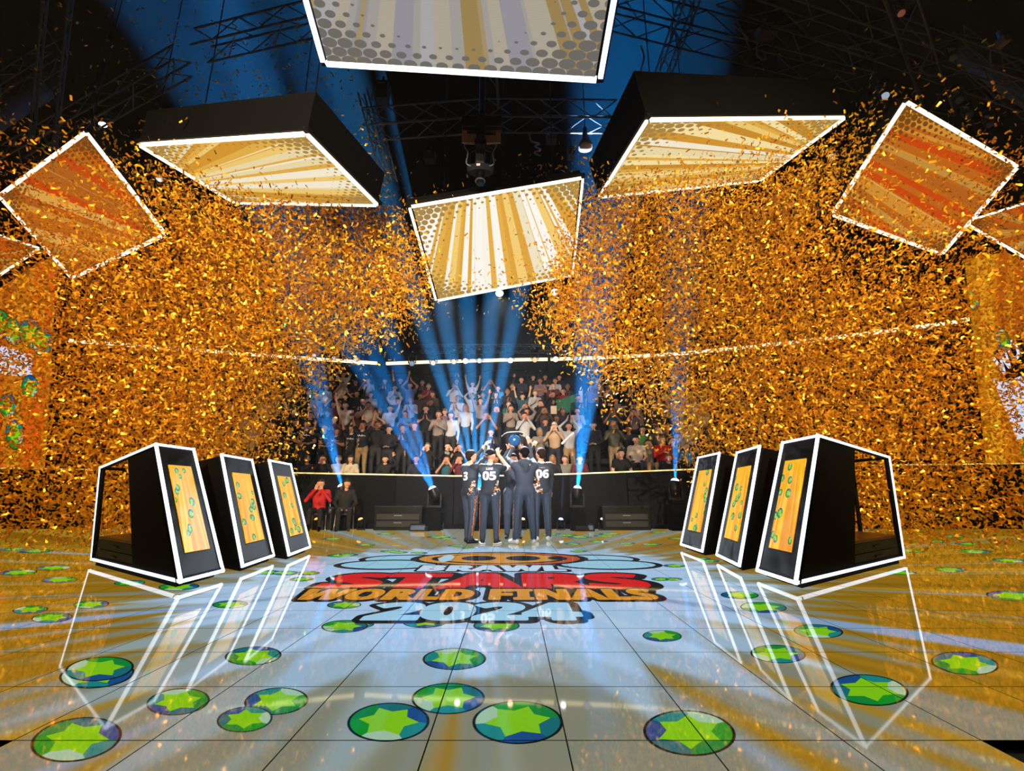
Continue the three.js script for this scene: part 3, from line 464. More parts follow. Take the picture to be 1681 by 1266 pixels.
// pose: { sit, arms: [left, right], lean, turn, nod, feet }; an arm is [elbow, wrist, hand direction, palm normal] relative to the shoulder; +x is the figure's left, +z ahead
function figure(pose, cell, fine = false, hairKind = 'short') {
  const B = [], tubes = [], sit = pose.sit, dy = sit ? -0.45 : 0, lean = pose.lean || 0, bend = pose.bend || 0;
  const T = (x, y, z) => { const h = y - 0.95; return V(x + bend * h, y + dy - Math.abs(lean) * h * 0.12, z + lean * h); };   // trunk leaning from the hips
  const P = (a, b, ra, rb, s, k) => B.push(bone(a, b, ra, rb, s, k)), broad = pose.broad || 1;
  P(T(-0.075, 0.93, 0), T(0.075, 0.93, 0), 0.108, 0.108, LEGS, 0.04);
  P(T(0, 1.02, 0.005), T(0, 1.22, 0.01), 0.118 * broad, 0.13 * broad, TOP, 0.06); P(T(-0.045, 1.02, 0.005), T(-0.07, 1.3, 0), 0.108 * broad, 0.118 * broad, TOP, 0.05); P(T(0.045, 1.02, 0.005), T(0.07, 1.3, 0), 0.108 * broad, 0.118 * broad, TOP, 0.05);
  P(T(-0.14 * broad, 1.415, -0.005), T(0.14 * broad, 1.415, -0.005), 0.068, 0.068, TOP, 0.06); P(T(0, 1.43, -0.01), T(0, 1.53, 0.008), 0.056, 0.054, SKIN, 0.025);
  if (pose.hem) { P(T(-0.07, 0.95, 0), T(0.07, 0.95, 0), 0.119, 0.119, TOP, 0.02); }
  if (pose.hoodDown) { P(T(-0.075, 1.46, -0.075), T(0.075, 1.46, -0.075), 0.06, 0.06, TOP, 0.04); P(T(0, 1.40, -0.12), T(0, 1.33, -0.125), 0.075, 0.05, TOP, 0.05); }
  if (pose.collar) for (let a = 0; a < 12; a++) { const p = (t) => T(Math.cos(t) * 0.064, 1.468 - Math.sin(t) * 0.006, Math.sin(t) * 0.064); P(p(a / 12 * 6.283), p((a + 1) / 12 * 6.283), 0.013, 0.013, BAND, 0.004); }
  // arms
  [1, -1].forEach((s, i) => {
    const sh = T(s * 0.185 * broad, 1.405, -0.005), [e0, w0, hd, hn, curl = 0.25] = pose.arms[i], el = sh.clone().add(V(e0[0] * s, e0[1], e0[2])), wr = sh.clone().add(V(w0[0] * s, w0[1], w0[2]));
    const mid = sh.clone().lerp(el, 0.62), raised = e0[1] > 0.05;
    P(T(s * 0.12 * broad, 1.36, -0.005), sh, 0.07, 0.066, TOP, 0.06); P(sh, mid, 0.06, 0.058, TOP, 0.045); P(mid, el, 0.05, 0.044, FORE, 0.02);
    if (pose.cuffs) { const c0 = sh.clone().lerp(el, 0.6), c1 = sh.clone().lerp(el, 0.66); P(c0, c1, 0.06, 0.06, BAND, 0.006); }
    P(el, wr, 0.044, 0.031, FORE, 0.02);
    hand(wr, hd ? V(hd[0] * s, hd[1], hd[2]) : wr.clone().sub(el), hn ? V(hn[0] * s, hn[1], hn[2]) : V(0, 0, 1), hn && hn[3] ? s * hn[3] : s, curl, B, tubes, fine);
  });
  // legs
  const feet = pose.feet || [[0.1, 0.02, 0.15], [-0.1, 0.02, -0.15]];
  [1, -1].forEach((s, i) => {
    const hip = T(s * 0.095, 0.92, 0); let knee, ank, toe;
    if (sit) { knee = V(s * (pose.spread || 0.13), 0.5, 0.42); ank = V(s * (pose.spread || 0.13), 0.09, 0.4); toe = V(s * 0.02, 0, 0.15).add(ank).setY(0.045); } else { const [fx, fz, yaw] = feet[i]; ank = V(fx, 0.09, fz - 0.05); knee = hip.clone().lerp(ank, 0.5).add(V(s * 0.01, 0.02, 0.035)); toe = ank.clone().add(V(Math.sin(yaw) * 0.155, -0.05, Math.cos(yaw) * 0.155)); }
    const baggy = pose.baggy || 1; P(hip, knee, 0.093 * baggy, 0.066 * baggy, LEGS, 0.04); P(knee, ank.clone().setY(ank.y + 0.03), 0.066 * baggy, 0.05 * baggy, LEGS, 0.03); const heel = ank.clone().lerp(toe, -0.22).setY(0.045);
    P(heel, toe, 0.042, 0.036, SHOE, 0.015); P(ank, ank.clone().lerp(toe, 0.35).setY(0.075), 0.04, 0.04, SHOE, 0.02);
  });
  const hc = T(0, 1.628, 0.018), h = headField(hc, pose.turn || 0, pose.nod || 0, fine ? 0.0085 : 0.0125);
  return { geometry: bodyGeometry([meshField(B, cell), h.f], [...tubes, ...h.tubes], true), hair: hairKind === 'none' ? null : hairGeometry(h.q, hairKind, fine ? 0.009 : 0.014), head: hc, T };
}
// ================= the team on the stage, hands joined over their heads =================
const CLOTH = { jersey: 0x16191f, trousers: 0x1c222c };
function jerseyBack(number, name, shards, hoodie) {
  return canvasTexture(512, 640, (g, w, h) => {   // u to the figure's left; seen from behind the figure u runs right to left, so the print is mirrored here
    g.translate(w, 0); g.scale(-1, 1);
    g.fillStyle = hoodie ? '#36424f' : '#262d37'; g.fillRect(0, 0, w, h);
    const r = randomFrom(number.length * 31 + shards);
    if (!hoodie) {
      g.fillStyle = '#34414f'; g.beginPath(); g.moveTo(60, 200); g.lineTo(250, 120); g.lineTo(450, 230); g.lineTo(400, 300); g.lineTo(120, 330); g.fill();
      for (let k = 0; k < 150; k++) { const t = r(), y = 330 + t * 300, half = 30 + t * 120, x = (shards > 0 ? 390 : 160) + (r() - 0.5) * half * 1.6; g.fillStyle = ['#d98a2b', '#e6e2dc', '#e6e2dc', '#c06f1e', '#0c0d10'][Math.floor(r() * 5)]; const a = 6 + r() * 18; g.beginPath(); g.moveTo(x, y); g.lineTo(x + a, y - 6 * r()); g.lineTo(x + a * 0.7, y + a); g.lineTo(x - 3, y + a * 0.6); g.fill(); }
      g.fillStyle = '#f1f3f5'; g.textAlign = 'center'; g.font = '900 170px sans-serif'; g.lineWidth = 2; g.strokeStyle = '#f1f3f5'; g.save(); g.translate(w / 2, 342); g.scale(1.05, 1); g.fillText(number, 0, 0); g.strokeText(number, 0, 0); g.restore();
      g.font = '900 44px sans-serif'; g.fillText(name, w / 2, 190);
    } else { g.fillStyle = '#35414f'; for (let k = 0; k < 60; k++) { g.globalAlpha = 0.12; g.beginPath(); g.ellipse(r() * w, r() * h, 40 + r() * 60, 16, r() * 3, 0, 7); g.fill(); } g.globalAlpha = 1; g.fillStyle = '#e8eaec'; g.fillRect(300, 140, 12, 26); g.fillRect(316, 140, 8, 18); }
  });
}
function trouserCloth(seed) {
  return canvasTexture(256, 256, (g, w, h) => { const r = randomFrom(seed); g.fillStyle = '#35414f'; g.fillRect(0, 0, w, h); for (let k = 0; k < 220; k++) { g.fillStyle = ['#3c4a5a', '#2b3542', '#445364'][k % 3]; g.fillRect(r() * w, r() * h, 2 + r() * 5, 10 + r() * 30); } });
}
const skinLight = std(0xd9a184, 0.6), skinWarm = std(0xc98e6e, 0.6), eyeDark = std(0x20140f, 0.5), whiteBand = std(0xe9e9ea, 0.7), blackShoe = std(0x121316, 0.5), whiteShoe = std(0xe6e4df, 0.55);
const forwardUp = (ex, ey, ez, wx, wy, wz, hd, hn, curl) => [[ex, ey, ez], [wx, wy, wz], hd, hn, curl];
function player(spot, label, o) {
  const f = figure(o.pose, 0.0155, true, o.hair || 'short'), legs = std(0xffffff, 0.75, 0, { map: trouserCloth(o.seed) }), top = std(o.hoodie ? 0x36424f : 0x262d37, 0.75);
  const mats = [o.skin || skinLight, top, legs, o.shoes, o.fore || top, std(0xffffff, 0.75, 0, { map: jerseyBack(o.number || '', o.name || '', o.shards || 1, o.hoodie) }), eyeDark, whiteBand];
  const m = single('person', f.geometry, mats, label, 'person', 'players on the stage'); m.position.copy(spot); m.rotation.y = o.face; m.scale.setScalar(o.tall || 1);
  if (f.hair) part(o.hairName || 'hair', f.hair, dull(o.hairColor || 0x1a1310), m);
  // side stripe of orange and pale flecks down the outer trouser legs
  if (o.stripe) for (const s of o.stripe) { const r = randomFrom(9 + s), list = []; for (let k = 0; k < 26; k++) { const y = 0.16 + k * 0.029, t = (y - 0.09) / 0.83, w = 0.05 + t * 0.048; const fx = (o.pose.feet || [[0.1], [-0.1]])[s > 0 ? 0 : 1], x = (fx[0] || 0.1 * s) * (1 - t) + s * 0.095 * t, z0 = ((fx[1] ?? 0.02) - 0.05) * (1 - t); list.push(box(0.006, 0.02 + r() * 0.03, 0.012 + r() * 0.03, x + s * (w + 0.004), y, z0 + (r() - 0.5) * 0.03)); } part('trouser_stripe', merged(list), std(0xc9783f, 0.7), m, 'orange flecked side stripe'); }
  // white soles
  if (o.soles) for (const [fx, fz, yaw] of o.pose.feet) { const g = new RoundedBoxGeometry(0.095, 0.028, 0.26, 2, 0.012).rotateY(yaw).translate(fx + Math.sin(yaw) * 0.06, 0.014, fz - 0.05 + Math.cos(yaw) * 0.06); part('shoe_sole', g, whiteShoe, m); }
  return m;
}
{
  const PI = Math.PI, spot = (px, py) => atHeight(px, py, 0);
  const z = -9.35;
  const P1 = V(-0.82, 0, z + 0.1), P2 = V(-0.42, 0, z + 0.25), P3 = V(0.24, 0, z + 0.25), P4 = V(0.6, 0, z - 0.35), P5 = V(0.02, 0, z - 0.75);
  player(P1, 'player at the left end of the huddle, dark jersey with orange shards, looking right', { seed: 3, face: PI - 0.75, number: '3', name: '', shards: 1, hair: 'short', hairColor: 0x241a15, shoes: blackShoe, stripe: [-1],
    pose: { hem: 1, collar: 1, baggy: 1.12, turn: -0.25, nod: -0.12, feet: [[0.13, 0.12, 0.1], [-0.12, -0.04, -0.3]], arms: [forwardUp(0.02, 0.16, 0.24, -0.1, 0.4, 0.4, [-0.2, 0.7, 0.4], [0, -0.4, 0.8], 0.5), forwardUp(0.02, 0.2, 0.2, -0.12, 0.45, 0.36, [-0.2, 0.8, 0.4], [0, -0.4, 0.8], 0.5)] } });
  player(P2, 'player in black cap and jersey numbered 05 seen from behind', { seed: 4, face: PI - 0.12, number: '05', name: 'LUKI', shards: 1, hair: 'cap_back', hairName: 'cap', hairColor: 0x17191d, shoes: blackShoe, fore: skinLight, stripe: [-1, 1], soles: 1,
    pose: { hem: 1, collar: 1, cuffs: 1, baggy: 1.12, turn: -0.35, nod: -0.12, feet: [[0.13, 0.03, 0.3], [-0.13, 0.03, -0.2]], arms: [forwardUp(0.06, 0.05, 0.27, -0.06, 0.33, 0.38, [0, 0.9, 0.2], [0, -0.2, 0.9], 0.6), forwardUp(0.14, 0.0, 0.24, -0.08, 0.28, 0.34, [-0.2, 0.9, 0.2], [0, -0.2, 0.9], 0.6)] } });
  player(P3, 'player in plain dark hooded jacket and white shoes seen from behind', { seed: 5, face: PI + 0.2, hoodie: 1, hair: 'short', hairColor: 0x0e0c0c, shoes: whiteShoe, stripe: [1],
    pose: { hem: 1, hoodDown: 1, baggy: 1.18, broad: 1.05, turn: 0.15, nod: -0.18, feet: [[0.17, 0.06, 0.5], [-0.15, -0.02, -0.2]], arms: [forwardUp(0.08, 0.14, 0.26, -0.04, 0.36, 0.36, [-0.1, 0.8, 0.1], [0, -0.3, 0.9], 0.7), forwardUp(0.02, 0.14, 0.26, -0.02, 0.44, 0.3, [-0.2, 0.9, 0], [0, -0.3, 0.9], 0.7)] }, tall: 1.03 });
  player(P4, 'player in jersey numbered 06 at the right end of the huddle', { seed: 6, face: PI + 0.15, number: '06', name: '. .. .', shards: -1, hair: 'short', hairColor: 0x2a1d17, shoes: whiteShoe,
    pose: { hem: 1, collar: 1, baggy: 1.15, turn: 0.35, nod: -0.15, feet: [[0.12, 0.02, 0.2], [-0.12, 0.02, -0.4]], arms: [forwardUp(0.06, 0.16, 0.22, -0.1, 0.4, 0.3, [-0.3, 0.7, 0.2], [0, -0.3, 0.9], 0.5), forwardUp(0.04, -0.26, 0.06, 0.03, -0.5, 0.1, null, [-1, 0, 0], 0.3)] }, tall: 1.05 });
  player(P5, 'player in black hooded top facing the camera, half hidden behind the huddle', { seed: 7, face: 0.1, hoodie: 1, hair: 'short', hairColor: 0x14100e, shoes: blackShoe,
    pose: { hem: 1, hoodDown: 1, baggy: 1.15, nod: -0.1, feet: [[0.12, 0.02, 0.2], [-0.12, 0.02, -0.2]], arms: [forwardUp(0.06, 0.16, 0.22, -0.06, 0.42, 0.34, [-0.2, 0.8, 0.2], [0, -0.3, 0.9], 0.5), forwardUp(0.06, 0.16, 0.22, -0.06, 0.42, 0.34, [-0.2, 0.8, 0.2], [0, -0.3, 0.9], 0.5)] } });
  // what they hold up: a round piece, blue light painted into its colour, under a dark handle
  const cup = thing('trophy', 'round blue-lit trophy with a dark curved handle held up by the players', 'trophy', null, V(0.05, 1.98, z - 0.12));
  const prof = [[0.0, -0.13], [0.06, -0.125], [0.1, -0.09], [0.125, -0.03], [0.12, 0.03], [0.09, 0.08], [0.05, 0.1], [0, 0.105]].map((p) => new THREE.Vector2(...p));
  part('bowl', new THREE.LatheGeometry(prof, 28), std(0x2f6da8, 0.25, 0.4), cup);
  part('handle', tube([V(-0.26, 0.06, 0.02), V(-0.16, 0.13, 0.03), V(-0.02, 0.15, 0.03), V(0.1, 0.15, 0.03), V(0.17, 0.12, 0.02)], 0.026, 30, 8), M.blackMetal, cup);
  part('base', new THREE.CylinderGeometry(0.05, 0.07, 0.07, 20).translate(0, -0.155, 0), M.blackMetal, cup);
}
// ================= spectators in the stand =================
const ARM = {
  down: [[0.06, -0.28, -0.02], [0.06, -0.53, 0.06], null, [-1, 0, 0], 0.3],
  clap: [[0.07, -0.25, 0.07], [-0.12, -0.17, 0.3], [-0.12, 0.6, 0.5], [-1, 0, 0], 0.1],
  over: [[0.13, 0.19, 0.1], [-0.1, 0.4, 0.16], [-0.25, 0.9, 0.05], [-1, 0, 0], 0.1],
  high: [[0.1, 0.26, 0.03], [0.15, 0.51, 0.05], [0.05, 1, 0], [0, 0, 1], 0.15],
  fist: [[0.17, 0.05, 0.14], [0.08, 0.3, 0.18], [0, 1, 0], [0, 0, 1], 0.9],
  phone: [[0.12, -0.2, 0.2], [-0.07, 0.05, 0.33], [-0.45, 0.8, 0.1], [0, 0, -1], 0.5],
  mouth: [[0.11, -0.2, 0.17], [-0.1, 0.06, 0.22], [-0.3, 0.9, 0.05], [0, 0, -1], 0.4],
  cross: [[0.08, -0.26, 0.06], [-0.2, -0.2, 0.21], [-1, 0.05, 0], [0, 0, -1], 0.3],
  low: [[0.07, -0.27, 0.03], [-0.1, -0.36, 0.25], [-0.5, 0, 0.6], [0, 1, 0], 0.4],
  lap: [[0.08, -0.26, 0.06], [-0.04, -0.4, 0.28], [-0.5, -0.1, 0.7], [0, -1, 0], 0.3],
  shade: [[0.16, 0.02, 0.12], [-0.05, 0.16, 0.16], [-0.6, 0.4, 0.1], [0, 0, -1], 0.4],
};
const POSES = {
  down: ['arms down', ['down', 'down']], clap: ['clapping', ['clap', 'clap']], over: ['clapping overhead', ['over', 'over']], high: ['both arms raised', ['high', 'high']], onehigh: ['one arm raised', ['high', 'low']], otherhigh: ['one arm raised', ['down', 'high']],
  fist: ['fist raised', ['low', 'fist']], phone: ['filming with a phone', ['phone', 'phone']], mouth: ['hands at mouth', ['mouth', 'mouth']], cross: ['arms crossed', ['cross', 'cross']], low: ['hands joined low', ['low', 'low']], shade: ['hand at head', ['shade', 'down']],
  slap: ['seated, hands on lap', ['lap', 'lap'], 1], sphone: ['seated, filming', ['phone', 'phone'], 1], sclap: ['seated, clapping', ['clap', 'clap'], 1], sone: ['seated, one arm raised', ['fist', 'lap'], 1], smouth: ['seated, hands at face', ['mouth', 'mouth'], 1],
};
const TOPS = {   // description, colour, sleeve: skin, same or another colour
  green: ['dark green sweater', 0x173d2a, 1], white: ['off-white T-shirt', 0xcfc3b2, 0], black: ['black sweater', 0x121316, 1], blackT: ['black T-shirt', 0x14161a, 0], jersey: ['black team jersey', 0x14171c, 0, 'print'], jerseyL: ['black jersey over cream sleeves', 0x14171c, 0xd6c7ac, 'print'], blue: ['pale blue sweater', 0x8fa3c4, 1], red: ['dark red shirt', 0x8e1620, 0], redJ: ['bright red jacket', 0xc21118, 1],
  grey: ['grey hooded top', 0x77766c, 1], beige: ['beige jacket', 0xb49b7c, 1], teal: ['teal T-shirt', 0x1f5a66, 0], navy: ['navy sweater', 0x1a2233, 1], brown: ['brown jacket', 0x4a3527, 1], check: ['checked grey shirt', 0x8a7f76, 1], pale: ['pale grey shirt', 0xb9bcc4, 1], mint: ['mint green shirt', 0x6fb0a0, 1], greenT: ['green T-shirt', 0x4d8a4c, 0], mauve: ['mauve shirt', 0x7b6472, 0], olive: ['olive jacket', 0x5a5a48, 1], wine: ['wine red hooded top', 0x5a1a22, 1], vest: ['dark vest over beige sleeves', 0x23222a, 0xc0a98c], sky: ['bright blue shirt', 0x3a86c8, 0], cream: ['cream shirt', 0xd8ccb4, 0],
};
const bodies = new Map(), hairs = new Map(), cloth = new Map();
const mat = (c, r = 0.8) => { const k = c + '/' + r; if (!cloth.has(k)) cloth.set(k, std(c, r)); return cloth.get(k); };
const chestPrint = std(0xffffff, 0.8, 0, { map: canvasTexture(256, 256, (g, w, h) => { const r = randomFrom(12); g.fillStyle = '#14171c'; g.fillRect(0, 0, w, h); g.strokeStyle = '#e9e7e2'; g.lineWidth = 6; g.beginPath(); for (let x = 82; x < 176; x += 5) g[x > 82 ? 'lineTo' : 'moveTo'](x, 84 + r() * 16); g.stroke(); for (let k = 0; k < 60; k++) { g.fillStyle = ['#d8c7ac', '#c98a4a', '#e9e7e2'][k % 3]; const x = 70 + r() * 36, y = 110 + r() * 120; g.fillRect(x, y, 3 + r() * 7, 3 + r() * 8); } }) });
const bandMat = mat(0xd8d4cc), pantsMats = [0x14161b, 0x1c2330, 0x2a2a2e, 0x22252c].map((c) => mat(c)), skins = [0xd8a184, 0xc98f70, 0xdcae92, 0xa8744f, 0xe0b497].map((c) => mat(c, 0.6)), khaki = mat(0x9c8258), sandPants = mat(0xb9a27e);
const hairCols = { d: 0x1a1310, b: 0x3a261a, f: 0x8a6840, r: 0x5a2c1a, g: 0x6a645c, k: 0x101114, w: 0xd8cfc0, R: 0xa81820 };
function bodyOf(pose) { if (!bodies.has(pose)) { const [, arms, sit] = POSES[pose]; bodies.set(pose, figure({ sit, arms: arms.map((a) => ARM[a]), collar: 1, nod: -0.05, lean: sit ? 0.12 : 0 }, 0.03, false, 'none')); } return bodies.get(pose); }
function hairOf(pose, kind) { const sit = POSES[pose][2] ? 1 : 0, k = kind + sit; if (!hairs.has(k)) { const c = bodyOf(pose).head; const m = new THREE.Matrix4().makeRotationFromEuler(new THREE.Euler(-0.05, 0, 0, 'YXZ')); hairs.set(k, hairGeometry((x, y, z) => V(x, y, z).applyMatrix4(m).add(c), kind)); } return hairs.get(k); }
// head x, head y, pose, top, hair, hair colour, legs (k khaki, s sand), row (else found from the head's height)
const CROWD = [
  [390, 696, 'down', 'green', 'short', 'd', '', 1], [417, 691, 'onehigh', 'white', 'short', 'r', '', 1], [449, 696, 'cross', 'black', 'beanie', 'k', '', 1], [475, 706, 'down', 'jerseyL', 'short', 'b', '', 1], [487, 700, 'cross', 'black', 'long', 'r', '', 2], [506, 698, 'low', 'jersey', 'short', 'b', '', 1], [532, 703, 'fist', 'jersey', 'short', 'f', '', 1], [555, 709, 'clap', 'jersey', 'long', 'b', '', 1], [577, 704, 'high', 'jersey', 'short', 'd', '', 1], [598, 699, 'high', 'jersey', 'quiff', 'd', 'k', 1], [619, 691, 'shade', 'black', 'short', 'r', '', 1], [640, 706, 'low', 'black', 'short', 'd', '', 1],
  [415, 672, 'down', 'navy', 'short', 'b'], [434, 658, 'clap', 'cream', 'short', 'b'], [453, 662, 'down', 'jersey', 'short', 'd'], [481, 679, 'otherhigh', 'blackT', 'cap', 'w'], [498, 682, 'cross', 'black', 'short', 'b'], [518, 680, 'clap', 'jersey', 'short', 'f'], [536, 679, 'fist', 'blackT', 'short', 'f'], [551, 690, 'clap', 'wine', 'short', 'r'], [582, 680, 'phone', 'brown', 'curly', 'd'], [569, 667, 'otherhigh', 'cream', 'short', 'd'], [604, 676, 'clap', 'black', 'cap', 'f'], [616, 684, 'shade', 'mauve', 'cap', 'w'],
  [453, 645, 'down', 'beige', 'short', 'b'], [473, 656, 'clap', 'navy', 'short', 'f'], [515, 653, 'down', 'blue', 'short', 'b'], [505, 645, 'clap', 'black', 'short', 'd'], [547, 664, 'over', 'red', 'short', 'd'], [566, 652, 'over', 'blackT', 'short', 'b'], [596, 667, 'phone', 'cream', 'short', 'd'], [587, 648, 'onehigh', 'black', 'short', 'k'],
  [534, 636, 'clap', 'cream', 'short', 'r'], [561, 631, 'phone', 'white', 'short', 'b'], [521, 620, 'otherhigh', 'mauve', 'short', 'b'], [545, 622, 'phone', 'brown', 'hood', 'b'], [564, 614, 'over', 'pale', 'cap', 'R'], [585, 629, 'onehigh', 'black', 'short', 'k'], [604, 625, 'phone', 'pale', 'short', 'd'], [489, 646, 'fist', 'blackT', 'short', 'f'],
  [700, 732, 'sphone', 'black', 'short', 'g', '', 1], [721, 680, 'clap', 'check', 'short', 'b', '', 2], [734, 733, 'sphone', 'black', 'short', 'd', '', 1], [749, 736, 'sphone', 'blackT', 'short', 'd', '', 1], [732, 761, 'sphone', 'teal', 'short', 'd', '', 0], [755, 762, 'smouth', 'wine', 'short', 'd', '', 0], [806, 711, 'clap', 'navy', 'short', 'b', '', 1], [737, 682, 'down', 'pale', 'long', 'b', '', 2],
  [798, 683, 'phone', 'blackT', 'short', 'b', '', 2], [815, 671, 'mouth', 'black', 'short', 'd'], [835, 665, 'clap', 'teal', 'short', 'f'], [861, 683, 'mouth', 'pale', 'short', 'd', '', 2], [862, 666, 'phone', 'navy', 'short', 'd'], [752, 656, 'clap', 'pale', 'short', 'g'], [765, 671, 'down', 'pale', 'long', 'f'], [775, 650, 'over', 'pale', 'short', 'b'], [793, 650, 'over', 'green', 'short', 'd'], [814, 648, 'clap', 'black', 'long', 'd'], [833, 645, 'clap', 'navy', 'short', 'g'], [858, 651, 'high', 'teal', 'short', 'd'], [878, 647, 'clap', 'pale', 'short', 'f'],
  [694, 630, 'clap', 'black', 'short', 'g'], [704, 636, 'clap', 'red', 'short', 'f'], [745, 634, 'phone', 'pale', 'short', 'b'], [776, 632, 'high', 'pale', 'short', 'd'], [805, 626, 'phone', 'blackT', 'short', 'd'], [818, 639, 'clap', 'sky', 'short', 'b'], [841, 635, 'down', 'navy', 'short', 'g'], [856, 625, 'fist', 'navy', 'short', 'd'], [875, 621, 'high', 'black', 'short', 'd'], [649, 638, 'clap', 'pale', 'short', 'b'], [673, 633, 'over', 'mauve', 'short', 'd'], [633, 627, 'clap', 'navy', 'long', 'd'], [626, 672, 'onehigh', 'pale', 'short', 'd'], [665, 680, 'clap', 'sky', 'short', 'd'], [649, 654, 'over', 'pale', 'short', 'b'], [660, 703, 'clap', 'black', 'short', 'd', '', 1], [682, 700, 'down', 'navy', 'long', 'b', '', 1],
  [886, 709, 'clap', 'grey', 'hood', 'g', '', 1], [910, 701, 'mouth', 'beige', 'cap', 'w', '', 1], [934, 700, 'over', 'pale', 'short', 'b', 'k', 1], [973, 699, 'low', 'black', 'cap', 'k', '', 1], [907, 761, 'slap', 'black', 'long', 'f', '', 0], [925, 764, 'sone', 'grey', 'short', 'b', '', 0], [943, 764, 'slap', 'wine', 'short', 'd', '', 0], [1007, 687, 'mouth', 'olive', 'short', 'f', 's', 1], [1020, 744, 'slap', 'blackT', 'short', 'd', '', 0], [1043, 706, 'slap', 'white', 'short', 'd', '', 1], [1057, 727, 'sone', 'grey', 'short', 'b', 's', 1], [1084, 722, 'sclap', 'redJ', 'short', 'f', '', 1], [1096, 752, 'slap', 'black', 'short', 'g', '', 0], [1031, 687, 'slap', 'vest', 'short', 'b', '', 2], [1056, 685, 'slap', 'greenT', 'short', 'd', '', 2], [1074, 704, 'smouth', 'olive', 'long', 'b', '', 2], [1096, 700, 'sclap', 'navy', 'short', 'g', '', 2], [1114, 737, 'sone', 'sky', 'short', 'f', '', 1], [1106, 722, 'slap', 'navy', 'long', 'd', '', 1], [1119, 703, 'sclap', 'pale', 'short', 'w', '', 2], [1022, 669, 'slap', 'navy', 'cap', 'k'], [1075, 667, 'down', 'brown', 'long', 'b'], [1095, 655, 'down', 'check', 'cap', 'w'], [1120, 664, 'clap', 'mint', 'short', 'r'], [1013, 657, 'slap', 'beige', 'short', 'b'], [1048, 657, 'down', 'beige', 'short', 'd', 's'],
  [908, 647, 'phone', 'black', 'short', 'd'], [917, 644, 'down', 'red', 'short', 'b'], [908, 635, 'clap', 'wine', 'short', 'r'], [918, 621, 'down', 'navy', 'short', 'b'], [895, 619, 'cross', 'black', 'short', 'd'], [932, 635, 'clap', 'navy', 'short', 'g'], [887, 663, 'phone', 'black', 'short', 'd'], [908, 687, 'clap', 'black', 'long', 'b'], [925, 676, 'otherhigh', 'black', 'short', 'g'], [970, 637, 'down', 'mauve', 'short', 'd'], [947, 676, 'clap', 'pale', 'short', 'd'], [895, 694, 'down', 'navy', 'short', 'b'], [948, 655, 'clap', 'green', 'short', 'd'],
  [530, 758, 'smouth', 'black', 'short', 'b', '', 0], [500, 764, 'slap', 'blackT', 'short', 'g', '', 0], [553, 764, 'slap', 'pale', 'short', 'f', '', 0], [566, 768, 'slap', 'cream', 'long', 'b', '', 0], [630, 767, 'sone', 'black', 'short', 'd', '', 0], [683, 765, 'slap', 'navy', 'short', 'd', '', 0], [813, 762, 'slap', 'black', 'short', 'd', '', 0], [370, 690, 'clap', 'brown', 'short', 'd', '', 1], [400, 668, 'down', 'cream', 'short', 'b', '', 2], [380, 660, 'clap', 'wine', 'long', 'd', '', 3], [425, 640, 'over', 'navy', 'short', 'd', '', 4], [1135, 690, 'clap', 'beige', 'short', 'b', '', 2], [1150, 672, 'down', 'cream', 'long', 'f', '', 3], [1165, 700, 'clap', 'brown', 'short', 'd', '', 2], [1140, 655, 'over', 'pale', 'short', 'd', '', 4], [1060, 640, 'clap', 'wine', 'short', 'd', '', 4], [1035, 634, 'down', 'navy', 'short', 'b', '', 5],
];
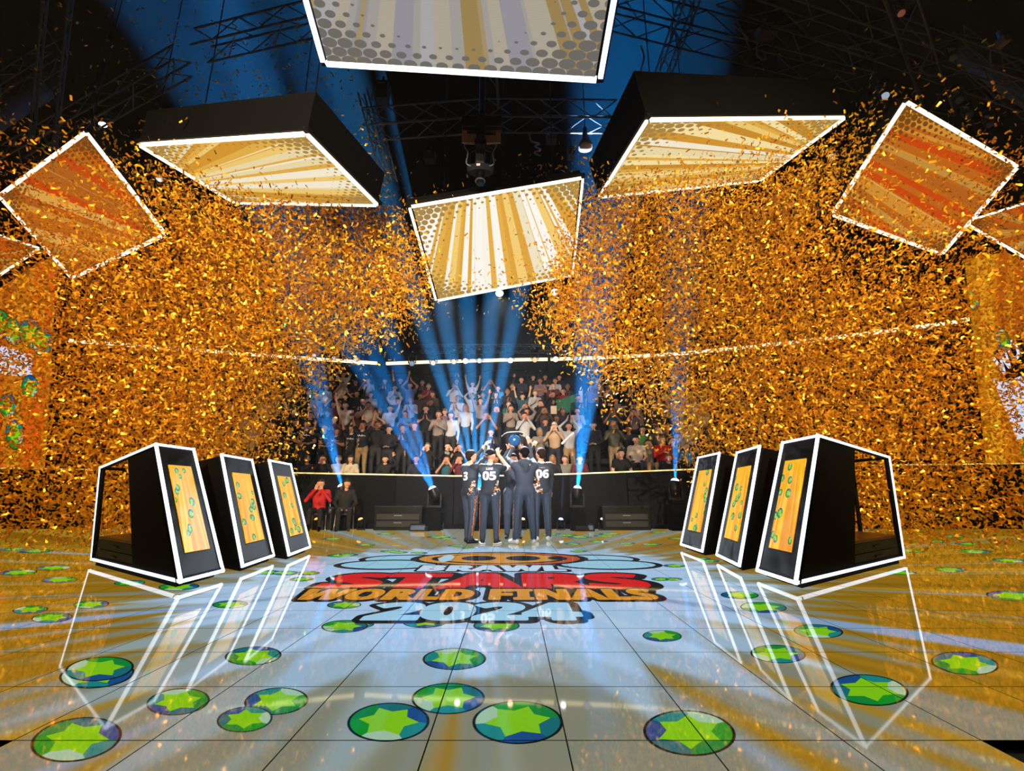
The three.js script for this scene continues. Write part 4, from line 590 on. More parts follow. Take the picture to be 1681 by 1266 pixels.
{
  const r = randomFrom(2024), headH = (k, sit) => rowFloor(k) + (sit ? 1.18 : 1.63), rows = Array.from({ length: 9 }, () => []);
  const py = (y, z) => { const v = V(0, y - EYE, z), f = v.y * sinT - v.z * cosT, u = v.y * cosT + v.z * sinT; return 633 - FOCAL * u / f; };
  for (const c of CROWD) {
    const sit = !!POSES[c[2]][2]; let k = c[7];
    if (k === undefined) { let best = 1e9; for (let i = 1; i < 9; i++) { const e = Math.abs(py(headH(i, sit), rowZ(i)) - c[1]); if (e < best) { best = e; k = i; } } }
    const p = atDepth(c[0], c[1], -rowZ(k)); rows[k].push({ x: p.x, y: p.y, c, sit, k });
  }
  // fill the gaps of the dim upper rows
  const fills = ['clap', 'down', 'over', 'phone', 'high', 'clap', 'cross'], ft = ['black', 'navy', 'pale', 'blackT', 'mauve', 'check', 'brown', 'teal'], fh = ['short', 'short', 'long', 'quiff', 'cap'];
  for (let k = 3; k < 8; k++) for (let x = -5.6; x < 5.6; x += 0.62) { if (Math.abs(x - 2.62) < 0.75 || r() < 0.3) continue; const xx = x + (r() - 0.5) * 0.2; if (rows[k].some((o) => Math.abs(o.x - xx) < 0.5)) continue; rows[k].push({ x: xx, y: headH(k) + (r() - 0.5) * 0.16, k, sit: false, c: [0, 0, fills[Math.floor(r() * 7)], ft[Math.floor(r() * 8)], fh[Math.floor(r() * 5)], 'dbkf'[Math.floor(r() * 4)]] }); }
  rows.forEach((row, k) => {
    row.sort((a, b) => a.x - b.x);
    row.forEach((o, i) => {
      if (i && o.x - row[i - 1].x < 0.4) o.x = row[i - 1].x + 0.4;
      const [, , pose, top, hair, hc, legs] = o.c, t = TOPS[top], f = bodyOf(pose), skin = skins[Math.floor(r() * 5)], topM = mat(t[1]), sleeve = t[2] === 1 ? topM : t[2] === 0 ? skin : mat(t[2]);
      const label = `spectator in ${t[0]}, ${POSES[pose][0]}, ${ordinal(k)} row, ${ordinal(i)} from left`;
      const mats = [skin, t[3] ? chestPrint : topM, legs === 'k' ? khaki : legs === 's' ? sandPants : pantsMats[Math.floor(r() * 4)], blackShoe, sleeve, topM, eyeDark, t[3] ? bandMat : topM];
      const m = single('person', f.geometry, mats, label, 'person', 'spectators in the stand');
      const want = (o.y - rowFloor(k)) / (o.sit ? 1.18 : 1.63), s = Math.min(1.09, Math.max(top === 'olive' && !o.sit ? 0.8 : 0.92, want));
      m.scale.setScalar(s); m.position.set(o.x, rowFloor(k), rowZ(k) - 0.02 + (i % 2 ? 0.1 : -0.06) - (o.sit ? 0.1 : 0)); m.rotation.y = -o.x * 0.03 + (r() - 0.5) * 0.5;
      part(hair.startsWith('cap') ? 'cap' : hair === 'hood' ? 'hood' : hair === 'beanie' ? 'beanie' : 'hair', hairOf(pose, hair), hair === 'hood' ? topM : mat(hairCols[hc], 0.75), m);
      if (o.sit) { const seat = o.c; }
      o.mesh = m;
    });
  });
  // seats under those who sit
  let n = 0; const seatM = std(0x1a1c22, 0.7);
  rows.forEach((row, k) => row.forEach((o, i) => { if (!o.sit) return; const s = thing('stand_seat', `dark tip-up seat under the seated spectator, ${ordinal(k)} stand row, ${ordinal(i)} place from left`, 'seat', 'seats in the stand', V(o.x, rowFloor(k), o.mesh.position.z)); part('seat', new RoundedBoxGeometry(0.44, 0.06, 0.42, 2, 0.02).translate(0, 0.375, 0.06), seatM, s); part('backrest', new RoundedBoxGeometry(0.44, 0.42, 0.05, 2, 0.02).translate(0, 0.66, -0.21), seatM, s); part('pedestal', box(0.06, 0.36, 0.2, 0, 0.18, 0), M.blackMetal, s); }));
  // things held up in the crowd
  const held = (name, px, py2, d, geo, material, label, category) => { const o = single(name, geo, material, label, category); o.position.copy(atDepth(px, py2, d)); return o; };
  const slim = () => new RoundedBoxGeometry(0.078, 0.155, 0.012, 2, 0.005);
  held('phone', 578, 681, 14.1, new RoundedBoxGeometry(0.155, 0.078, 0.012, 2, 0.005), std(0x101216, 0.3), 'dark phone held sideways by the curly-haired spectator in brown', 'phone').rotation.z = 0.1;
  held('tablet', 909, 673, 14.3, new RoundedBoxGeometry(0.19, 0.26, 0.015, 2, 0.006), std(0xb6a68e, 0.5), 'cream-backed tablet held up among spectators right of the players', 'tablet');
  const phone2 = held('phone', 734, 744, 13.85, slim(), std(0x14161a, 0.3), 'dark phone filming in the front rows left of the players', 'phone'); phone2.rotation.z = 1.4;
  const stick = held('clap_stick', 932, 720, 13.1, new THREE.CapsuleGeometry(0.035, 0.42, 4, 10), std(0xd9d9d6, 0.5), 'white inflatable clap stick raised over the barrier', 'clap stick'); stick.rotation.z = -0.85;
  { const fl = thing('flag', 'green and white flag held open in the upper crowd right of the blue beams', 'flag', null, atDepth(934, 664, 17.2)); const g = new THREE.PlaneGeometry(0.95, 0.62, 14, 8), p = g.attributes.position; for (let i = 0; i < p.count; i++) { const x = p.getX(i); p.setZ(i, Math.sin(x * 9) * 0.05); p.setY(i, p.getY(i) + x * 0.3); } g.computeVertexNormals(); part('cloth', g, new THREE.MeshPhysicalMaterial({ color: 0x2f7a5c, roughness: 0.9, side: THREE.DoubleSide }), fl); part('pale_edge', box(0.14, 0.72, 0.012, 0.45, 0.16, 0.02), std(0xc9d6d0, 0.9), fl, 'white end of the flag'); part('stick', rod(V(0.53, -0.45, 0), V(0.53, 0.6, 0), 0.012), M.steel, fl); }
}
// ================= two crew members on chairs before the barrier, cases and steps =================
{
  const chair = (x, z, ry, label) => {
    const c = thing('stacking_chair', label, 'chair', 'chairs before the barrier', V(x, 0, z)); c.rotation.y = ry;
    part('seat', new RoundedBoxGeometry(0.46, 0.05, 0.44, 2, 0.02).translate(0, 0.415, 0.04), M.darkGrey, c); part('backrest', new RoundedBoxGeometry(0.44, 0.3, 0.04, 2, 0.02).rotateX(-0.12).translate(0, 0.76, -0.22), M.darkGrey, c);
    for (const s of [-1, 1]) { part('leg', rod(V(s * 0.21, 0.4, 0.2), V(s * 0.23, 0, 0.26), 0.012), M.steel, c); part('leg', tube([V(s * 0.21, 0.9, -0.24), V(s * 0.21, 0.42, -0.18), V(s * 0.23, 0, -0.28)], 0.012, 12), M.steel, c); }
  };
  const sitPose = (a, b) => figure({ sit: 1, arms: [ARM[a], ARM[b]], nod: -0.05, turn: 0.5, lean: 0.1 }, 0.022, false, 'none');
  const crew = (px, top, pose, label, kind, hc, ry) => { const p = atDepth(px, 850, 12.35).setY(0); const f = sitPose(...pose), t = mat(top); const m = single('person', f.geometry, [skins[0], t, pantsMats[0], blackShoe, t, t, eyeDark, t], label, 'person', 'crew before the barrier'); m.position.copy(p); m.rotation.y = ry; part('hair', hairGeometry((x, y, z) => V(x, y, z).applyMatrix4(new THREE.Matrix4().makeRotationFromEuler(new THREE.Euler(-0.05, 0.5, 0, 'YXZ'))).add(f.head), kind), mat(hc, 0.6), m); return p; };
  const a = crew(523, 0xc01c26, ['mouth', 'mouth'], 'seated person in red jacket with hands at the mouth before the barrier', 'bun', 0x1a1310, 0.15); chair(a.x, a.z - 0.03, 0.15, 'chair under the seated person in red before the barrier');
  const b = crew(565, 0x17191e, ['lap', 'lap'], 'seated dark-haired person in black sweater beside the one in red', 'long', 0x120e0d, 0.3); chair(b.x, b.z - 0.03, 0.3, 'chair with bright metal legs under the person in black');
  const bt = thing('water_bottle', 'clear water bottle standing on a case beside the person in red', 'bottle', null, atDepth(538, 832, 12.75)); const bp = [[0, 0], [0.034, 0.004], [0.034, 0.14], [0.03, 0.165], [0.014, 0.2], [0.014, 0.215]].map((q) => new THREE.Vector2(...q)); part('body', new THREE.LatheGeometry(bp, 14), new THREE.MeshPhysicalMaterial({ color: 0xcfe3ef, roughness: 0.08, transmission: 0.9, thickness: 0 }), bt); part('cap', new THREE.CylinderGeometry(0.016, 0.016, 0.018, 12).translate(0, 0.222, 0), std(0xdfe6ea), bt);
  const stool = (x, y, z, label) => { const c = thing('equipment_case', label, 'case', 'equipment cases before the barrier', V(x, 0, z)); part('body', new RoundedBoxGeometry(0.5, y, 0.34, 2, 0.015).translate(0, y / 2, 0), M.darkGrey, c); part('lid', new RoundedBoxGeometry(0.51, 0.03, 0.35, 2, 0.01).translate(0, y - 0.06, 0), M.blackMetal, c); for (const s of [-1, 1]) part('latch', box(0.05, 0.05, 0.012, s * 0.14, y - 0.08, 0.178), M.steel, c); };
  stool(bt.position.x, bt.position.y, bt.position.z, 'black equipment case carrying the water bottle');
  // dark console racks with a blue-lit upper edge
  for (const [px, label] of [[656, 'black equipment rack with shiny lid, left of the players'], [1026, 'black equipment rack with shiny lid, right of the players']]) {
    const p = atDepth(px, 850, 12.65).setY(0), c = thing('equipment_rack', label, 'rack', 'equipment racks before the barrier', p);
    part('body', new RoundedBoxGeometry(1.25, 0.6, 0.36, 2, 0.02).translate(0, 0.3, 0), M.blackGloss, c);
    for (const y of [0.16, 0.34]) { const s = part('drawer', box(1.1, 0.14, 0.02, 0, y, 0.185), M.darkGrey, c); part('handle', box(0.2, 0.02, 0.02, 0, y + 0.03, 0.2), M.steel, s); }
    part('lid', new RoundedBoxGeometry(1.27, 0.03, 0.38, 2, 0.01).translate(0, 0.6, 0), std(0x3a4654, 0.15, 0.6), c);
  }
  for (const [px, label] of [[690, 'low black floor monitor left of the players'], [958, 'low black floor monitor right of the players']]) { const p = atDepth(px, 862, 12.35).setY(0), c = thing('floor_monitor', label, 'speaker', 'floor monitors', p); const s = new THREE.Shape([[-0.17, 0], [0.17, 0], [0.05, 0.14], [-0.17, 0.16]].map((q) => new THREE.Vector2(...q))); part('cabinet', new THREE.ExtrudeGeometry(s, { depth: 0.5, bevelEnabled: true, bevelSize: 0.008, bevelThickness: 0.008 }).rotateY(-Math.PI / 2).translate(0.25, 0, 0), M.black, c); part('grille', slab([V(-0.22, 0.135, 0.065), V(0.22, 0.135, 0.065), V(0.22, 0.03, 0.165), V(-0.22, 0.03, 0.165)], 0.01, V(0, 0, -1)), M.darkGrey, c); }
}
// ================= moving lamps, beams and the rig =================
// a moving head: base, yoke, head and glowing lens; the light itself sits just in front of the lens
function movingHead(at, to, size, label, group, { color = 0xffffff, lens = 2, cd = 0, angle = 0.06, penumbra = 0.4, hung = false, stand = 0, shafts = 1, spread = 0.1 } = {}) {
  const t = thing('moving_head_lamp', label, 'lamp', group, at), dir = to.clone().sub(at).normalize(), s = size, up = hung ? 1 : -1;
  const head = (g) => g.applyQuaternion(new THREE.Quaternion().setFromUnitVectors(V(0, 1, 0), dir)), back = 0.34 * s;
  part('head', head(new THREE.LatheGeometry([[0, -back], [0.1 * s, -back], [0.145 * s, -back * 0.7], [0.15 * s, -0.02], [0.135 * s, 0], [0.125 * s, -0.005]].map((p) => new THREE.Vector2(...p)), 20)), M.blackMetal, t);
  part('lens', head(new THREE.LatheGeometry((hung ? [[0, 0.04], [0.07, 0.03], [0.11, 0.006], [0.123, -0.01], [0.118, -0.03], [0.06, -0.24], [0, -0.25]] : [[0, 0.085], [0.06, 0.073], [0.1, 0.045], [0.123, -0.005], [0.118, -0.03], [0.06, -0.24], [0, -0.25]]).map((p) => new THREE.Vector2(p[0] * s, p[1] * s)), 20)), glow(color, lens, 0x333333), t);
  const c = dir.clone().multiplyScalar(-back * 0.5), y1 = c.y + up * 0.34 * s;
  part('yoke', merged([box(0.04 * s, 0.36 * s, 0.1 * s, c.x + 0.185 * s, c.y + up * 0.16 * s, c.z), box(0.04 * s, 0.36 * s, 0.1 * s, c.x - 0.185 * s, c.y + up * 0.16 * s, c.z), box(0.41 * s, 0.05 * s, 0.12 * s, c.x, y1, c.z)]), M.blackMetal, t);
  part('base', new RoundedBoxGeometry(0.36 * s, 0.13 * s, 0.3 * s, 2, 0.02 * s).translate(c.x, y1 + up * 0.09 * s, c.z), M.black, t);
  if (stand) { const y0 = y1 + up * 0.15 * s; part('stand', box(0.42 * s, Math.max(0.02, at.y + y0), 0.36 * s, c.x, (y0 - at.y) / 2, c.z), M.black, t); }
  if (hung) part('clamp', box(0.07 * s, 0.14 * s, 0.07 * s, c.x, y1 + 0.2 * s, c.z), M.steel, t);
  if (cd) for (let i = 0; i < shafts; i++) {      // a patterned lamp throws several shafts side by side
    const l = new THREE.SpotLight(color, cd, 0, angle, penumbra), u = shafts > 1 ? (i / (shafts - 1) - 0.5) * 2 * spread : 0, aim = dir.clone().add(V(u, 0, 0)).normalize();
    l.position.copy(dir).multiplyScalar(-0.2 * size); l.target.position.copy(aim).multiplyScalar(5); l.castShadow = true; l.shadow.radius = hung ? 3 : 1; t.add(l, l.target); l.target.name = 'aim';
  }
  return t;
}
const BLUE = 0x1a98ff, BLUE2 = 0x34a8ff;
{
  const G = 'large moving heads behind the stage', z = 12.45, H = (px, py, tx, ty, tz, label, o) => movingHead(atDepth(px, py, z), atDepth(tx, ty, tz), 0.9, label, G, { color: 0xd8ecff, lens: 3.5, ...o, stand: 1 });
  const lampTint = (t, c) => t.traverse((l) => { if (l.isSpotLight) l.color.set(c); });
  lampTint(H(561, 799, 522, 640, 12.6, 'large moving lamp with blue beam over the crew chairs', { cd: 120000, angle: 0.12, penumbra: 0.5 }), BLUE);
  lampTint(H(710, 803, 604, 560, 12.9, 'large moving lamp with wide blue beam left of the players', { cd: 210000, angle: 0.07, shafts: 3, spread: 0.14, penumbra: 0.6 }), BLUE);
  lampTint(H(784, 806, 770, 560, 13.1, 'large moving lamp hidden behind the player on the left end', { cd: 330000, angle: 0.06, shafts: 5, spread: 0.27, penumbra: 0.6 }), BLUE2);
  lampTint(H(948, 802, 968, 600, 12.7, 'large moving lamp with blue beam right of the players', { cd: 200000, angle: 0.14, penumbra: 0.5 }), BLUE);
  lampTint(H(1108, 790, 1114, 600, 12.7, 'large moving lamp with blue beam beside the right console row', { cd: 120000, angle: 0.11, penumbra: 0.5 }), BLUE);
  // row of small heads along the stage edge
  const G2 = 'small moving heads along the stage edge', floorZ = 12.55;
  const small = (px, py, tx, ty, color, cd, label, d = floorZ) => movingHead(atDepth(px, py, d).setY(0.27), atDepth(tx, ty, d - 0.3), 0.52, label, G2, { color, lens: 2.6, cd: cd * 10, angle: 0.045 });
  small(519, 864, 500, 700, 0xff9a3c, 0, 'small amber lamp on the stage edge under the seated person in red');
  small(591, 864, 560, 740, 0xffa35a, 1800, 'small amber lamp on the stage edge right of the crew chairs');
  small(657, 867, 640, 740, 0xffd8c8, 700, 'small pinkish lamp on the stage edge before the left rack');
  small(720, 867, 700, 740, 0x9fd0ff, 2600, 'small blue lamp on the stage edge left of the players');
  small(787, 868, 780, 740, 0xffc27a, 0, 'small amber lamp seen between the legs of the first two players');
  small(858, 868, 858, 740, 0xffc27a, 0, 'small amber lamp behind the player in the hooded jacket');
  small(921, 865, 928, 740, 0xa8c4ff, 1500, 'small bluish lamp on the stage edge right of the players');
  small(990, 862, 1003, 740, 0xffe0d0, 1300, 'small warm white lamp before the right rack');
  small(1053, 858, 1072, 740, 0xffa868, 1800, 'small amber lamp right of the right rack');
  small(1120, 857, 1146, 740, 0xffc890, 1500, 'small warm lamp behind the farthest right console');
  small(1479, 842, 1500, 740, 0xe8eeff, 900, 'small white lamp behind the nearest right console', 19);
  small(1575, 838, 1600, 740, 0x9fc4ff, 900, 'small bluish lamp at the foot of the right video wall', 17);
  small(70, 838, 48, 740, 0xaec8ff, 900, 'small bluish lamp at the foot of the left video wall', 17); small(122, 840, 110, 740, 0xffb48c, 0, 'small amber lamp right of the left video wall', 16);
}
// ---- lamps hung in the rig
{
  const G = 'lamps hung in the rig', down = (p) => V(p.x * 0.6, 0, p.z + 5);
  const hung = (px, py, d, size, lens, color, label, o = {}) => { const p = atDepth(px, py, d); return movingHead(p, o.to || down(p), size, label, G, { color, lens, hung: true, ...o }); };
  hung(820, 482, 14, 1.0, 6, 0xe8f4ff, 'bright white lamp hanging just below the centre screen', { cd: 1500, angle: 0.5, penumbra: 1, to: V(-0.3, 0, -9) });
  hung(911, 480, 14, 1.0, 5, 0xe8f4ff, 'second bright lamp below the centre screen, at its right corner', { cd: 1100, angle: 0.5, penumbra: 1, to: V(0.6, 0, -9) });
  hung(733, 486, 14, 1.0, 4, 0xe8f4ff, 'white lamp hidden behind the lower left corner of the centre screen', { cd: 1100, angle: 0.5, penumbra: 1, to: V(-1.2, 0, -9) });
  hung(169, 205, 11, 0.8, 4, 0xcfe6ff, 'white-blue lamp above the left diamond screen', { cd: 900, angle: 0.06, to: atDepth(171, 300, 10.8) });
  hung(262, 294, 13, 0.8, 1.2, 0xdfe8f4, 'pale lamp amid confetti below the left golden screen'); hung(341, 364, 15, 0.8, 1.0, 0xdfe8f4, 'pale lamp deep in the left confetti cloud');
  hung(1453, 158, 9, 0.7, 0.55, 0xc4d8ee, 'pale lamp left of the right diamond screen tip'); hung(1366, 258, 12, 0.8, 0.8, 0xdfe8f4, 'pale lamp below the corner of the right golden screen'); hung(1297, 337, 14, 0.8, 1.0, 0xdfe8f4, 'pale lamp deep in the right confetti cloud'); hung(1480, 22, 7, 0.5, 0.15, 0xff9070, 'dark lamp with a reddish rim high at the upper right');
  for (const [i, [px, py, d]] of [[1565, 95, 8], [1575, 165, 8.5], [1590, 190, 9], [1625, 205, 9.5]].entries()) hung(px, py, d, 0.6, 0.02, 0x777777, `unlit black lamp, ${ordinal(i)} of the four above the right diamond screen`);
  // lamps on the rear truss; the three brightest placed for their floor reflections
  [[676, 597, 0.5], [711, 596, 1.4], [745, 594, 1.2], [764, 593, 9], [787, 592.5, 1.5], [838, 592, 9], [878, 591, 1.2], [912, 590, 9], [945, 589, 1.0]].forEach(([px, py, lens], i) => { const p = atDepth(px, py, 18.9); movingHead(p, V(p.x * 0.5, 0, -6), 0.85, `lamp on the rear truss in front of the lit rim, ${ordinal(i)} from left`, 'lamps on the rear truss', { color: [0xbcd0ff, 0xffc9b0, 0xffd0a0, 0xffffff][i % 4], lens, hung: true }); });
  [[515, 584], [548, 588], [584, 590]].forEach(([px, py], i) => { const p = atDepth(px, py, 19); movingHead(p, V(p.x * 0.5, 0, -6), 0.7, `lamp on the left rear truss near the confetti edge, ${ordinal(i)} from left`, 'lamps on the left rear truss', { color: 0xf0d8d0, lens: 1.0, hung: true }); });
  // unseen key lamps out of view, placed to light confetti, crowd and players
  UNSEEN_KEY_LIGHTS.forEach((k, i) => movingHead(V(...k.at), V(...k.to), 1.1, `unseen lamp out of view, lighting confetti, crowd and players, ${ordinal(i)} of six`, 'unseen front lamps', { color: k.color, lens: 4, cd: k.cd, angle: k.angle, penumbra: 0.8, hung: true }));
}
// ---- lattice trusses
const unitRod = new THREE.CylinderGeometry(1, 1, 1, 6, 1);
function truss(a, b, w, label, group, { r = 0.025, panels, m = M.rigMetal } = {}) {
  const mid = a.clone().add(b).multiplyScalar(0.5), t = thing('truss', label, 'truss', group, mid), A = a.clone().sub(mid), B = b.clone().sub(mid), d = B.clone().sub(A), L = d.length(); d.normalize();
  const side = d.clone().cross(V(0, 1, 0)).normalize(), up = side.clone().cross(d).normalize(), n = panels || Math.max(3, Math.round(L / (w * 1.3)));
  const put = (name, p, q, rr) => { const o = part(name, unitRod, m, t), v = q.clone().sub(p); o.position.copy(p).add(q).multiplyScalar(0.5); o.quaternion.setFromUnitVectors(V(0, 1, 0), v.clone().normalize()); o.scale.set(rr, v.length(), rr); };
  const corner = [[-1, -1], [1, -1], [1, 1], [-1, 1]].map(([i, j]) => side.clone().multiplyScalar(i * w / 2).addScaledVector(up, j * w / 2));
  for (const c of corner) put('chord', A.clone().add(c), B.clone().add(c), r);
  for (let f = 0; f < 4; f++) for (let k = 0; k < n; k++) { const c0 = corner[f], c1 = corner[(f + 1) % 4], p = A.clone().addScaledVector(d, L * k / n), q = A.clone().addScaledVector(d, L * (k + 1) / n); if (f % 2 === 0 && k % 2) continue; k % 2 ? put('brace', p.clone().add(c1), q.clone().add(c0), r * 0.6) : put('brace', p.clone().add(c0), q.clone().add(c1), r * 0.6); }
  return t;
}
{
  const G = 'trusses of the rig', D = atDepth, T = (x1, y1, d1, x2, y2, d2, w, label, o) => truss(D(x1, y1, d1), D(x2, y2, d2), w, label, G, o);
  T(600, 205, 10.5, 800, 190, 10.3, 0.55, 'dark lattice truss behind the hanging camera, left half'); T(800, 190, 10.3, 1010, 192, 10.5, 0.55, 'dark lattice truss behind the hanging camera, right half');
  T(795, 20, 8.5, 806, 175, 10.2, 0.4, 'narrow truss running back above the hanging camera');
  T(1005, 15, 9, 1420, 120, 10, 0.6, 'lattice truss slanting down above the right golden screen'); T(1190, -30, 8, 1700, 150, 9, 0.6, 'lattice truss crossing the upper right corner'); T(1140, -20, 8.2, 1085, 130, 11, 0.35, 'lattice truss running back at the right of the top screen'); T(1460, -60, 7, 1545, 190, 9.5, 0.45, 'lattice truss hanging into the right corner with lamps');
  T(560, 20, 8.5, 330, 75, 9.5, 0.5, 'lattice truss slanting down left of the top screen'); T(300, 100, 9.6, 20, 260, 11, 0.5, 'lattice truss behind the left diamond screen'); T(100, -40, 8, 70, 240, 9.6, 0.4, 'upright dark truss at the left edge'); T(640, 300, 11.5, 600, 150, 10.3, 0.3, 'dark truss dropping left of the hanging camera');
  T(1560, 60, 10, 1720, 190, 10, 0.45, 'lattice truss above the grey duct at the right'); T(-20, 160, 10, 90, 90, 10, 0.4, 'lattice truss above the grey duct at the left');
  truss(D(690, 573, 19.3), D(985, 572, 19.3), 0.3, 'pale rear truss carrying lamps in front of the lit rim', G, { r: 0.022 }); truss(D(500, 566, 19.2), D(602, 572, 19.2), 0.3, 'short pale rear truss left of the blue beams', G, { r: 0.022 });
  const duct = (a, b, label) => { const mid = a.clone().add(b).multiplyScalar(0.5), t = thing('air_duct', label, 'duct', 'ducts under the roof', mid), v = b.clone().sub(a), L = v.length(), q = new THREE.Quaternion().setFromUnitVectors(V(0, 1, 0), v.normalize()); part('pipe', new THREE.CylinderGeometry(0.22, 0.22, L, 18).applyQuaternion(q), std(0x6d7885, 0.5, 0.3), t); for (let k = 0; k < 9; k++) part('rib', new THREE.TorusGeometry(0.225, 0.012, 5, 18).rotateX(Math.PI / 2).translate(0, -L / 2 + L * (k + 0.5) / 9, 0).applyQuaternion(q), std(0x525b66, 0.5, 0.3), t); };
  duct(D(1570, 84, 11.4), D(1760, 210, 10.6), 'grey round duct at the upper right edge'); duct(D(-70, 235, 9), D(72, 148, 10), 'grey round duct at the upper left edge');
  // floodlight bell
  const p = D(961, 236, 10.5), t = thing('flood_lamp', 'bell-shaped grey floodlight hanging left of the right golden screen', 'lamp', null, p);
  part('bell', new THREE.LatheGeometry([[0.05, 0.3], [0.08, 0.28], [0.12, 0.12], [0.19, -0.05], [0.2, -0.12], [0.185, -0.12], [0.17, -0.04], [0.1, 0.1]].map((q) => new THREE.Vector2(...q)), 24), std(0x9a8f86, 0.4, 0.5), t); part('glass', new THREE.SphereGeometry(0.16, 18, 10, 0, 7, Math.PI / 2, Math.PI / 2).scale(1, 0.6, 1).translate(0, -0.08, 0), std(0xb9aa98, 0.25), t); part('socket', new THREE.CylinderGeometry(0.06, 0.07, 0.2, 14).translate(0, 0.38, 0), M.steel, t); part('cable', rod(V(0, 0.45, 0), V(0, 2.2, 0), 0.012), M.blackMetal, t);
  // hung cables, coiled
  const cable = (pts, label) => single('cable_loop', tube(pts.map((q) => D(...q)), 0.022, 40, 6), std(0x8f959c, 0.6), label, 'cable', 'cables hanging in the rig');
  cable([[868, 218, 11], [873, 232, 11], [886, 236, 11], [878, 240, 11.1], [888, 246, 11], [877, 250, 11.1], [887, 256, 11]], 'coiled pale cable hanging beside the floodlight'); cable([[1205, 42, 9], [1222, 56, 9], [1228, 64, 9.1], [1214, 62, 9.1]], 'pale cable loop high above the right golden screen'); cable([[1243, 70, 9.5], [1244, 92, 9.5], [1255, 98, 9.5], [1256, 86, 9.5]], 'hooked pale cable above the right golden screen'); cable([[1052, 75, 9], [1057, 95, 9], [1052, 118, 9.2], [1060, 122, 9.3]], 'thin cable hanging right of the top screen');
  const rig = (px, py, d, w, h, label, c) => { const t2 = thing('rig_box', label, 'rig box', 'boxes fixed in the rig', D(px, py, d)); part('case', new RoundedBoxGeometry(w, h, 0.3, 2, 0.02), std(c, 0.6), t2); part('bracket', box(0.06, 0.25, 0.06, 0, h / 2 + 0.12, 0), M.steel, t2); part('plate', box(w * 0.5, 0.03, 0.02, 0, h * 0.3, 0.16), M.steel, t2); };
  rig(628, 152, 11, 0.36, 0.6, 'dark loudspeaker box left under the top screen', 0x1c2126); rig(905, 222, 12.5, 0.32, 0.5, 'grey box with red labels on the rear truss', 0x3a3238); rig(937, 252, 12, 0.2, 0.28, 'small grey box left of the floodlight', 0x4a4744); rig(1644, 70, 9, 0.18, 0.18, 'small tan box in the upper right corner', 0x8a6236); rig(706, 258, 13, 0.34, 0.34, 'dark box hanging left of the camera arm', 0x20262b); rig(1258, 52, 9.5, 0.45, 0.28, 'dull red box above the right golden screen', 0x3a1712);
}
// ---- unseen black boxes added behind the centre screen to stop the blue beams
{
  const t = thing('loudspeaker_array', 'unseen black box added behind the centre screen to stop the blue beams', 'added_blocker', null, V(-0.6, 8.4, -13.9));
  for (let k = 0; k < 5; k++) { const x = (k - 2) * 0.86, cb = part('cabinet', new RoundedBoxGeometry(0.84, 0.5, 3.4, 2, 0.03).translate(x, 0, 0), M.black, t); part('grille', box(0.76, 0.42, 0.02, x, 0, 1.71), M.darkGrey, cb); part('hoist_cable', rod(V(x, 0.25, 0), V(x, 3.4, 0), 0.012, 5), M.blackMetal, t); }  // cabinet and grille shapes dress the added beam blocker
}
// ---- robotic camera hanging over the stage
{
  const d = 7.4, c = atDepth(789, 262, d), t = thing('hanging_camera', 'remote camera on a black arm hanging under a copper plate with painted orange reflection', 'camera', null, c), s = d / 780;   // s metres per pixel
  const plate = std(0xe89a58, 0.3, 0.2), P = (x, y, z = 0) => V(x * s, y * s, z);  // plate colour holds the orange screen reflection as paint
  part('plate', merged([box(30 * s, 38 * s, 0.02, -22 * s, 52 * s, 0.05), box(30 * s, 38 * s, 0.02, 24 * s, 52 * s, 0.05), box(76 * s, 12 * s, 0.02, 1 * s, 68 * s, 0.05)]), plate, t, 'copper coloured plate with painted orange reflection');
  part('upper_box', new RoundedBoxGeometry(78 * s, 24 * s, 0.3, 2, 0.02).translate(s, 84 * s, -0.08), M.black, t); part('column', box(16 * s, 70 * s, 0.14, 0, 56 * s, 0.1), M.blackMetal, t); part('slider', merged([box(26 * s, 3 * s, 0.05, -14 * s, 54 * s, 0.1), box(26 * s, 3 * s, 0.05, 16 * s, 51 * s, 0.1)]), M.black, t);
  part('collar', new RoundedBoxGeometry(22 * s, 10 * s, 0.24, 2, 0.02).translate(0, 30 * s, 0.04), M.black, t);
  for (const k of [-1, 1]) { part('yoke_arm', tube([P(k * 8, 26), P(k * 22, 18), P(k * 23, -4), P(k * 20, -24)], 0.035, 20, 8), M.blackMetal, t); part('cable', tube([P(k * 12, 26, 0.1), P(k * 31, 24, 0.12), P(k * 24, 4, 0.12), P(k * 26, -18, 0.1), P(k * 16, -24, 0.1)], 0.012, 30, 6), std(0x6e757c, 0.5), t); }
  part('camera_body', new RoundedBoxGeometry(18 * s, 34 * s, 0.2, 3, 0.02).translate(0, -4 * s, 0.06), M.darkGrey, t); part('tray', new THREE.CylinderGeometry(27 * s, 24 * s, 12 * s, 20).scale(1, 1, 0.5).translate(0, -26 * s, 0.02), dull(0x1a2026), t); part('tag', box(7 * s, 5 * s, 0.01, -3 * s, -25 * s, 0.16), std(0xd9d9d9), t, 'small white tag');
  const lens = part('lens', new THREE.CylinderGeometry(9 * s, 7.5 * s, 26 * s, 22).translate(0, -44 * s, 0.02), M.blackGloss, t); part('lens_ring', new THREE.TorusGeometry(8.6 * s, 0.012, 8, 24).rotateX(Math.PI / 2).translate(0, -50 * s, 0.02), M.steel, lens);
  part('drop_pole', rod(P(0, 95, -0.1), P(0, 420, -0.1), 0.06, 10), M.blackMetal, t);
}
